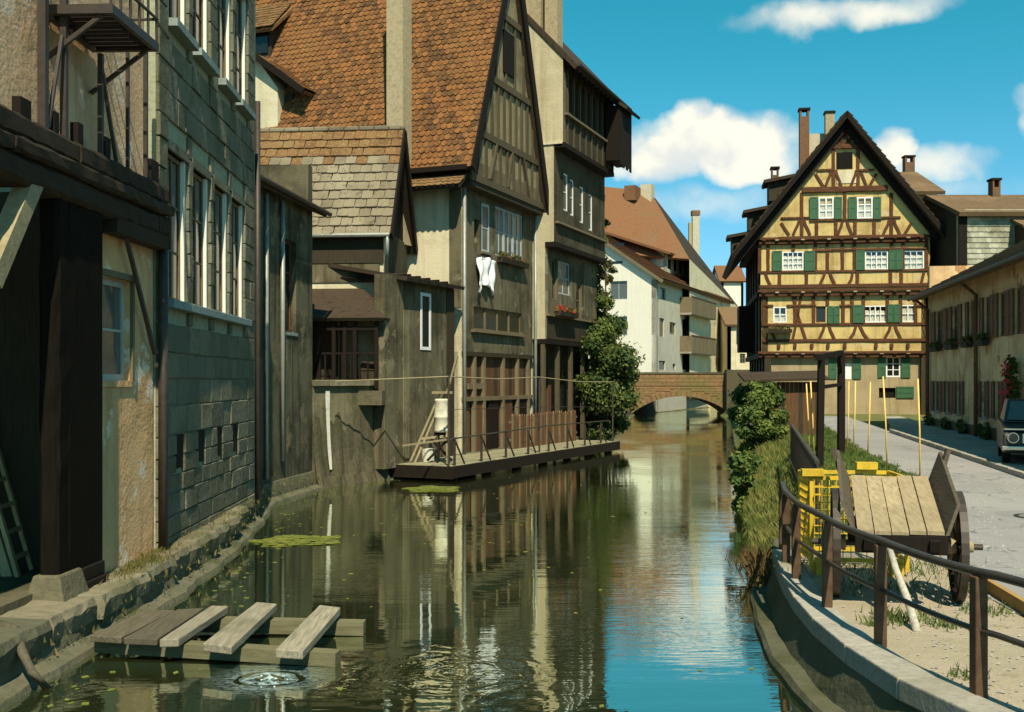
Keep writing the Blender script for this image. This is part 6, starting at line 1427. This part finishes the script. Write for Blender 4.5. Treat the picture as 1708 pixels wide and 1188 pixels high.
cb = thing('concrete_block', 'mossy stone block closing the far end of the right quay', 'block', (3.28, 13.0, 0), R(-12))
MB().hexa([(-.2, -.42, -.3), (.2, -.45, -.3), (.22, .5, -.3), (-.16, .5, -.3), (-.15, -.40, .50), (.17, -.40, .52), (.18, .46, .54), (-.12, .46, .54)]).build('block', 'wet_wall', cb, bevel=.03)

# ------------------------------------------------------------------ railing on the right quay
rl = thing('quay_railing', 'dark iron railing with square posts curving along the right quay', 'railing', (2.74, 9.4, .53))
o_ = Vector(rl.location); posts = [(4.35, 3.6), (3.38, 5.35), (2.94, 6.8), (2.765, 8.1), (2.745, 9.4), (2.83, 10.75), (2.97, 11.7), (3.16, 12.6)]
for x, y in posts: MB().box(-.042, .042, -.042, .042, -.03, .74).build('post', 'rail_post', rl, bevel=.01, loc=(x - o_.x, y - o_.y, 0), rot=R(8) * (1 if y < 8 else -1))
def smooth_path(pp, z, n=8):
    out = []
    for i in range(len(pp) - 1):
        p0, p1, p2, p3 = (Vector(pp[max(i - 1, 0)]), Vector(pp[i]), Vector(pp[i + 1]), Vector(pp[min(i + 2, len(pp) - 1)]))
        for k in range(n):
            t = k / n; q = .5 * ((2 * p1) + (p2 - p0) * t + (2 * p0 - 5 * p1 + 4 * p2 - p3) * t * t + (3 * p1 - p0 - 3 * p2 + p3) * t ** 3); out.append((q.x - o_.x, q.y - o_.y, z + .006 * math.sin(i * 5 + t * 3.14)))
    out.append((pp[-1][0] - o_.x, pp[-1][1] - o_.y, z)); return out
MB().tube(smooth_path(posts, .765), .030, 12).build('top_rail', 'rail_top', rl, smooth=True)
MB().tube(smooth_path(posts, .40), .020, 10).build('middle_rail', 'rail_top', rl, smooth=True)
# picket fence further along the bank
bf = thing('iron_fence', 'dark iron picket fence along the grassy right bank', 'fence', (3.85, 13.6, .5)); fo = Vector(bf.location)
fa, fb = Vector((3.85, 13.6)), Vector((5.95, 23.0)); nF = 46
for k in range(nF + 1):
    p = fa + (fb - fa) * k / nF; z = ground_z(p.y) - .5; MB().box(-.014, .014, -.014, .014, z, z + .95).build('picket', 'iron', bf, loc=(p.x - fo.x, p.y - fo.y, 0))
for z in (.2, .97): beam('rail', 'rail_top', bf, (0, 0, z), (fb.x - fo.x, fb.y - fo.y, z + ground_z(fb.y) - .5), .05, .04)

# ------------------------------------------------------------------ hand cart
ct = thing('hand_cart', 'old two-wheeled wooden hand cart tipped up beside the quay railing', 'cart', (3.52, 9.9, .5), R(-15))
bedz = lambda y: .66 + (y + .5) / 1.32 * .36
for k in range(5):
    x0_, x1_ = -.36 + k * .145, -.36 + (k + 1) * .145 - .006 - random.uniform(0, .006); je = random.uniform(-.03, .02); bedz = lambda y, dz=random.uniform(-.008, .01): .66 + (y + .5) / 1.32 * .36 + dz
    MB().hexa([(x0_, -.52 + je, bedz(-.52)), (x1_, -.52 + je, bedz(-.52)), (x1_, .82, bedz(.82)), (x0_, .82, bedz(.82)), (x0_, -.52 + je, bedz(-.52) + .035), (x1_, -.52 + je, bedz(-.52) + .035), (x1_, .82, bedz(.82) + .035), (x0_, .82, bedz(.82) + .035)]).build('bed_plank', 'cart_plank', ct)
bedz = lambda y: .66 + (y + .5) / 1.32 * .36
for s in (-1, 1):
    a, b = s * .37, s * .47
    MB().hexa([(a, -.50, bedz(-.5)), (a + s * .03, -.50, bedz(-.5)), (a + s * .03, .84, bedz(.84)), (a, .84, bedz(.84)), (b, -.42, bedz(-.42) + .24), (b + s * .03, -.42, bedz(-.42) + .24), (b + s * .03, .86, bedz(.86) + .27), (b, .86, bedz(.86) + .27)]).build('side_board', 'cart_dark', ct)
    beam('stanchion', 'cart_dark', ct, (s * .40, .62, bedz(.62) - .1), (s * .53, .66, bedz(.66) + .36), .05, .04)
    beam('chassis_beam', 'black_wood', ct, (s * .27, -.62, bedz(-.6) - .06), (s * .27, 1.0, bedz(1.0) - .06), .08, .10)
    w = MB().wheel((s * .53, 0, .5), (1, 0, 0), .415, .485, .06, 32).build('wheel', 'black_wood', ct)
    MB().wheel((s * .53, 0, .5), (1, 0, 0), .486, .50, .065, 32).build('iron_tyre', 'iron', w)
    for k in range(10):
        t = math.pi * 2 * k / 10; beam('spoke', 'black_wood', w, (s * .53, .05 * math.cos(t), .5 + .05 * math.sin(t)), (s * .53, .42 * math.cos(t), .5 + .42 * math.sin(t)), .04, .035, (1, 0, 0))
    MB().tube([(s * .44, 0, .5), (s * .49, 0, .5), (s * .53, 0, .5), (s * .60, 0, .5), (s * .66, 0, .5)], .075, 12, .05).build('hub', 'pale_wood', w, smooth=True)
MB().tube([(-.74, 0, .5), (.74, 0, .5)], .028, 10).build('axle', 'iron', ct)
box('bolster', 'black_wood', ct, -.42, .42, -.07, .07, .53, .74); box('cross_beam', 'black_wood', ct, -.38, .38, -.58, -.47, .50, .655)
f_ = Matrix.Rotation(R(15), 4, 'Z') @ (Vector((3.22, 8.57, .5)) - Vector(ct.location)); t_ = Vector((-.1, -.55, .56))
MB().tube([f_, f_ + (t_ - f_) * .35 + Vector((.008, 0, .0)), f_ + (t_ - f_) * .7 + Vector((-.006, .0, 0)), t_], .034, 9, .027).build('prop', 'prop', ct, smooth=True)
for yy in (-.38, .12, .62): box('batten', 'cart_dark', ct, -.37, .37, yy - .03, yy + .03, .66 + (yy + .5) / 1.32 * .36 - .045, .66 + (yy + .5) / 1.32 * .36 - .012)
for s in (-1, 1):
    for yy in (-.3, .2, .7): MB().tube([(s * .43, yy, .66 + (yy + .5) / 1.32 * .36 + .12), (s * .455, yy, .66 + (yy + .5) / 1.32 * .36 + .12)], .014, 8).build('bolt', 'iron', ct)

# ------------------------------------------------------------------ yellow wire cage behind the cart
cg = thing('wire_cage', 'yellow steel mesh cage trolley standing behind the hand cart', 'cage', (3.08, 11.1, .5), R(-6))
CW, CD, z0_, z1_ = .95, .75, .16, 1.0
for x in (0, CW):
    for y in (0, CD): box('corner_post', 'yellow', cg, x - .02, x + .02, y - .02, y + .02, .05, z1_ + .02)
for z in (z0_, z1_):
    for y in (0, CD): box('frame_bar', 'yellow', cg, .03, CW - .03, y - .016, y + .016, z - .02, z + .02)
    for x in (0, CW): box('frame_bar', 'yellow', cg, x - .016, x + .016, .03, CD - .03, z - .02, z + .02)
for (px_, face) in ((0, 'front'), (1, 'left'), (2, 'back')):
    m = MB()
    for k in range(1, 12):
        if face == 'left': y = CD * k / 12; m.box(-.004, .004, y - .004, y + .004, z0_, z1_)
        else: x = CW * k / 12; yy = 0 if face == 'front' else CD; m.box(x - .004, x + .004, yy - .004, yy + .004, z0_, z1_)
    for k in range(1, 10):
        z = z0_ + (z1_ - z0_) * k / 10
        if face == 'left': m.box(-.007, .007, .03, CD - .03, z - .006, z + .006)
        else: yy = 0 if face == 'front' else CD; m.box(.03, CW - .03, yy - .005, yy + .005, z - .005, z + .005)
    m.build('mesh_panel', 'yellow', cg)
box('lifting_lug', 'yellow', cg, -.10, .12, -.06, .06, z1_ + .022, z1_ + .09); box('lifting_lug', 'yellow', cg, .60, .82, CD - .06, CD + .06, z1_ + .035, z1_ + .11)
for x in (.1, CW - .1): box('foot', 'yellow', cg, x - .06, x + .06, -.04, .08, .0, .13)

# yellow stakes in the grass
stakes = ((1345, 640, 1350, 757, 'leftmost yellow stake beside the dark post frame'), (1352, 636, 1358, 766, 'yellow stake second from the left, touching the dark frame'), (1416, 636, 1413, 752, 'yellow stake just right of the second dark post'),
          (1427, 636, 1423, 757, 'yellow stake of the close pair, the right hand one'), (1452, 637, 1447, 762, 'lone yellow stake in the middle of the lawn edge'), (1473, 628, 1480, 783, 'leaning yellow stake second from the right, on the lawn'), (1531, 632, 1535, 803, 'rightmost yellow stake standing at the road edge'))
for px1, py1, px2, py2, lb in stakes:
    z = .6
    for _ in range(6): b = G(px2, py2, z); z = ground_z(b.y)
    tpp = at(px1, py1, b.y + .05) - b; o = thing('yellow_stake', lb, 'stake', b, 0, 'yellow stakes on the lawn')
    MB().tube([(0, 0, -.05), tuple(tpp * .5 + Vector((.01, 0, 0))), tuple(tpp)], .019, 8, .016).build('stick', 'yellow_pole', o, smooth=True)
# dark post frame
pf_ = thing('post_frame', 'dark timber frame of two tall posts and a crossbar on the lawn', 'frame', (0, 0, 0))
b1 = G(1367, 784, ground_z(23)); b2 = G(1403, 757, ground_z(27)); pf_.location = b1; q2 = b2 - b1; t1 = at(1370, 597, b1.y) - b1; t2 = at(1403, 589, b2.y) - b1
beam('post', 'black_wood', pf_, (0, 0, -.02), t1, .13, .13); beam('post', 'black_wood', pf_, q2, t2, .16, .16)
beam('crossbar', 'black_wood', pf_, t1 + Vector((-.15, -.3, -.0)), t2 + Vector((.1, .3, .02)), .12, .12); beam('lower_bar', 'black_wood', pf_, Vector((0, 0, 1.75)), q2 + Vector((0, 0, 1.75)), .06, .08)
beam('brace', 'black_wood', pf_, t2 + Vector((0, 0, -.5)), t2 + (t1 - t2) * .15, .06, .06)
# board shed
bs = thing('board_shed', 'small brown board shed behind the bank shrub, right of the bridge', 'shed', (7.9, 34.5, ground_z(34.5)), R(-6))
for k in range(13): box('board', 'board_brown' if k % 4 else 'board_dark', bs, .15 + k * .135, .15 + k * .135 + .128, random.uniform(-.012, .0), .03, 0, 1.72)
wall('side_wall', 'board_dark', bs, 0, 1.5, 0, 1.72, .05, loc=(.12, 1.53, 0), rot=-math.pi / 2); wall('side_wall', 'board_dark', bs, 0, 1.5, 0, 1.72, .05, loc=(1.85, 1.53, 0), rot=-math.pi / 2)
slab('roof', 'tile_dark', bs, [(-.5, -.3, 1.78), (2.15, -.3, 1.84), (2.15, 1.8, 2.1), (-.5, 1.8, 2.04)], .07)

# ------------------------------------------------------------------ parked car at the right edge
cr = thing('parked_car', 'small dark parked car half on the pavement at the right edge', 'car', (10.46, 23.0, ground_z(23.0) + .11), R(-22))
cw = 1.32
bd = MB(); bd.prismx([(0.0, .24), (-.04, .45), (.02, .66), (.16, .76), (1.1, .86), (2.9, .88), (3.1, .7), (3.1, .24)], 0, cw); bd.build('body', 'car_paint', cr, bevel=.05)
cab = MB().hexa([(.05, 1.05, .86), (cw - .05, 1.05, .86), (cw - .05, 2.8, .88), (.05, 2.8, .88), (.16, 1.5, 1.36), (cw - .16, 1.5, 1.36), (cw - .16, 2.5, 1.38), (.16, 2.5, 1.38)]).build('cabin', 'car_paint', cr, bevel=.04)
MB().hexa([(.14, 1.06, .90), (cw - .14, 1.06, .90), (cw - .14, 1.12, .90), (.14, 1.12, .90), (.22, 1.43, 1.31), (cw - .22, 1.43, 1.31), (cw - .22, 1.5, 1.31), (.22, 1.5, 1.31)]).build('windscreen', 'pane_blue', cab, loc=(0, -.015, .02))
box('bumper', 'chrome', cr, -.03, cw + .03, -.12, -.03, .30, .40, bevel=.02); box('bonnet_trim', 'chrome', cr, .03, cw - .03, .02, .10, .735, .765)
for x in (.2, cw - .2): MB().wheel((x, -.035, .57), (0, 1, 0), .0, .095, .05, 20).build('headlight', 'lamp_glass', cr); MB().wheel((x, -.05, .57), (0, 1, 0), .096, .115, .04, 20).build('headlight_ring', 'chrome', cr)
for x in (.09, cw - .09):
    for y in (.55, 2.5):
        w = MB().wheel((x, y, .27), (1, 0, 0), .16, .27, .16, 24).build('wheel', 'tyre', cr); MB().wheel((x, y, .27), (1, 0, 0), .0, .158, .10, 20).build('rim', 'chrome', w)
for k in range(8): box('grille_bar', 'chrome', cr, .38 + k * .075, .38 + k * .075 + .03, -.06, -.03, .46, .66)

# climbing rose on the row house
rx_ = Rf.P(1700, 660)[0]; rs = thing('climbing_rose', 'red flowering rose climbing the row house above the parked car', 'rose', Rf.W(rx_, -.1, .75), Rf.rot)
bl = [((.15 + .2 * math.sin(k * 2.0), -.1, .5 + k * .28), (.25, .12, .2)) for k in range(7)]
leaf_cloud('foliage', 'leaf', rs, bl, .09, 700); leaf_cloud('flowers', 'red', rs, [((b[0][0], b[0][1] - .12, b[0][2]), b[1]) for b in bl[2:]], .09, 90, kind='stuff'); MB().tube([(0, 0, 0), (.05, -.03, 1), (-.03, -.02, 2.3)], .025, 6, .01).build('stem', 'bark', rs)
for k, px in enumerate((1556, 1584, 1612, 1650)):
    x_ = Rf.P(px, 715)[0]; o = thing('wall_plant', ('low leafy plant at the far corner of the row house foot', 'low leafy plant below the second ground window of the row house', 'low leafy plant left of the brown downpipe at the row house foot', 'low leafy plant right of the brown downpipe at the row house foot')[k], 'plant', Rf.W(x_, -.16, ground_z(36) + .1), Rf.rot, 'plants along the row house')
    leaf_cloud('foliage', 'ivy', o, [((0, 0, .2), (.4, .12, .22)), ((.3, 0, .12), (.25, .1, .14))], .09, 160)

# ------------------------------------------------------------------ washing platform in the water
wp = thing('washing_platform', 'broken plank washing platform on beams at the left edge of the water', 'platform', (-2.8, 10.2, 0))
def plk(a0, a1, b1, b0, z0, z1, th, mat):
    """plank from its four top corners in picture coordinates; near pair a, far pair b"""
    q = [G(*a0, z0), G(*a1, z0), G(*b1, z1), G(*b0, z1)]; o = Vector(wp.location)
    return MB().hexa([tuple(p - o - Vector((0, 0, th))) for p in q] + [tuple(p - o) for p in q]).build('plank', mat, wp, bevel=.008)
plk((150, 1060), (202, 1063), (292, 1018), (243, 1016), .22, .24, .06, 'plank_dark'); plk((206, 1064), (262, 1066), (340, 1014), (296, 1016), .22, .25, .06, 'plank_dark')
plk((266, 1067), (298, 1066), (381, 1011), (352, 1010), .23, .25, .07, 'plank'); plk((338, 1073), (386, 1079), (462, 1007), (428, 1004), .23, .27, .07, 'plank'); plk((459, 1083), (505, 1086), (568, 1013), (533, 1009), .20, .26, .075, 'plank')
o = Vector(wp.location)
beam('bearer', 'plank_wet_x', wp, G(165, 1074, .1) - o, G(564, 1098, .06) - o, .16, .12); beam('bearer', 'plank_wet_x', wp, G(300, 1040, .1) - o, G(608, 1047, .07) - o, .15, .13)
for px, py in ((300, 1088), (520, 1100), (590, 1052)): g_ = G(px, py, 0) - o; MB().tube([(g_.x, g_.y + .05, -.5), (g_.x, g_.y + .05, .06)], .05, 8).build('stake', 'black_wood', wp)

# algae mats floating on the water
def algae(label, c, rx, ry, n, ang):
    o = thing('algae_mat', label, 'algae', (c.x, c.y, 0.004), ang, 'algae mats on the water'); V = []; Fc = []
    for _ in range(n):
        t = rng.random() * 6.283; r = math.sqrt(rng.random()); r *= .75 + .25 * math.sin(3 * t + 1) * math.sin(2 * t); x, y = rx * r * math.cos(t), ry * r * math.sin(t); s = rng.uniform(.02, .07); a = rng.random() * 6.28; k = len(V); z = rng.random() * .012
        for j in range(5): V.append((x + s * math.cos(a + j * 1.257) * 1.3, y + s * math.sin(a + j * 1.257), z))
        Fc.append((k, k + 1, k + 2, k + 3, k + 4))
    me = bpy.data.meshes.new('floating_leaves'); me.from_pydata(V, [], Fc); me.update(); link_mesh('floating_leaves', me, 'algae', o)
algae('yellow-green algae mat drifting beside the stone mill quay', G(490, 902), .85, .75, 420, .3); algae('bright green algae mat at the near end of the walkway', G(718, 816), .80, .95, 700, .1)

# bubbling spring beside the washing platform
spl = thing('water_splash', 'white bubbling splash in the water in front of the washing platform', 'splash', (-2.03, 9.05, 0))
m = MB()
for _ in range(8):
    t = rng.random() * 6.283; r = abs(rng.normal(0, .13)); x, y = r * math.cos(t) * 1.25, r * math.sin(t) * 1.1; q = rng.uniform(.004, .012) * (1.3 - min(1, r / .4)); h = rng.uniform(.0, .05) * max(0, 1 - r / .2)
    m.add([(x - q * 1.6, y, h + .004), (x, y - q, h + .004), (x + q * 1.6, y, h + .004), (x, y + q, h + .004), (x, y, h + q * .9 + .004), (x, y, h - .002)], [(0, 1, 4), (1, 2, 4), (2, 3, 4), (3, 0, 4), (1, 0, 5), (2, 1, 5), (3, 2, 5), (0, 3, 5)])
NR_, NA_ = 26, 40; V = [(0, 0, .03)]
for i in range(1, NR_ + 1):
    for k in range(NA_):
        r = .62 * i / NR_; t = 6.283 * k / NA_; hgt = .022 * math.cos(r * 42 + .5 * math.sin(t * 3)) * math.exp(-r * 4.5) + .008 * math.sin(t * 5 + r * 20) * math.exp(-r * 6); V.append((r * math.cos(t) * 1.2, r * math.sin(t), hgt * (1 - i / NR_) + .003))
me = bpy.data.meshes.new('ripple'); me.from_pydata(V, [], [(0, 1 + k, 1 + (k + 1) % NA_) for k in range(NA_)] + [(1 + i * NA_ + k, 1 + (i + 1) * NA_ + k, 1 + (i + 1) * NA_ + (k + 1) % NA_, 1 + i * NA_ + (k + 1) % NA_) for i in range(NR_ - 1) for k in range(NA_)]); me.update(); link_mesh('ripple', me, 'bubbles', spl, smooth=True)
m.build('foam', 'foam', spl, smooth=True, kind='stuff')
# loose gravel over yard and road edge
m = MB()
for _ in range(2600):
    y = 5.5 + 20 * rng.random() ** 1.6; a = lerp_line(EDGE, y) + .35 if y < 12.6 else lerp_line(ROAD_L, y) - .2
    b = lerp_line(ROAD_L, y) + (.9 if rng.random() < .6 else 3.0); x = a + (b - a) * rng.random(); q = rng.uniform(.006, .018); z = ground_z(y) + .012
    m.add([(x - q, y, z), (x, y - q, z), (x + q, y + q * .2, z), (x, y + q, z), (x + q * .2, y, z + q * .9)], [(0, 1, 4), (1, 2, 4), (2, 3, 4), (3, 0, 4)])
m.build('gravel', 'pebble', kind='stuff')
# leaves adrift on the water
m = MB()
for _ in range(260):
    y = rng.uniform(8.2, 30); x = rng.uniform(lerp_line(LQ, y) + .4, (lerp_line(EDGE, y) if y < 12.6 else lerp_line(BANK, y)) - .4); q = rng.uniform(.012, .035); a = rng.random() * 6.28
    if rng.random() < .5: x = lerp_line(LQ, y) + .35 + abs(rng.normal(0, .4))
    m.add([(x + q * 1.5 * math.cos(a + k * 1.57) * (1 if k % 2 else .5), y + q * 1.5 * math.sin(a + k * 1.57), .004) for k in range(4)], [(0, 1, 2, 3)])
m.build('drifting_leaves', 'algae', kind='stuff')
# iron drain cover in the road
dc = thing('drain_cover', 'round iron drain cover set in the road behind the cart', 'drain cover', (7.6, 15.6, ground_z(15.6) + .013))
MB().wheel((0, 0, .004), (0, .0001, 1), .26, .32, .012, 28).build('rim', 'iron', dc); MB().wheel((0, 0, .003), (0, .0001, 1), .0, .255, .010, 28).build('lid', 'zinc', dc)
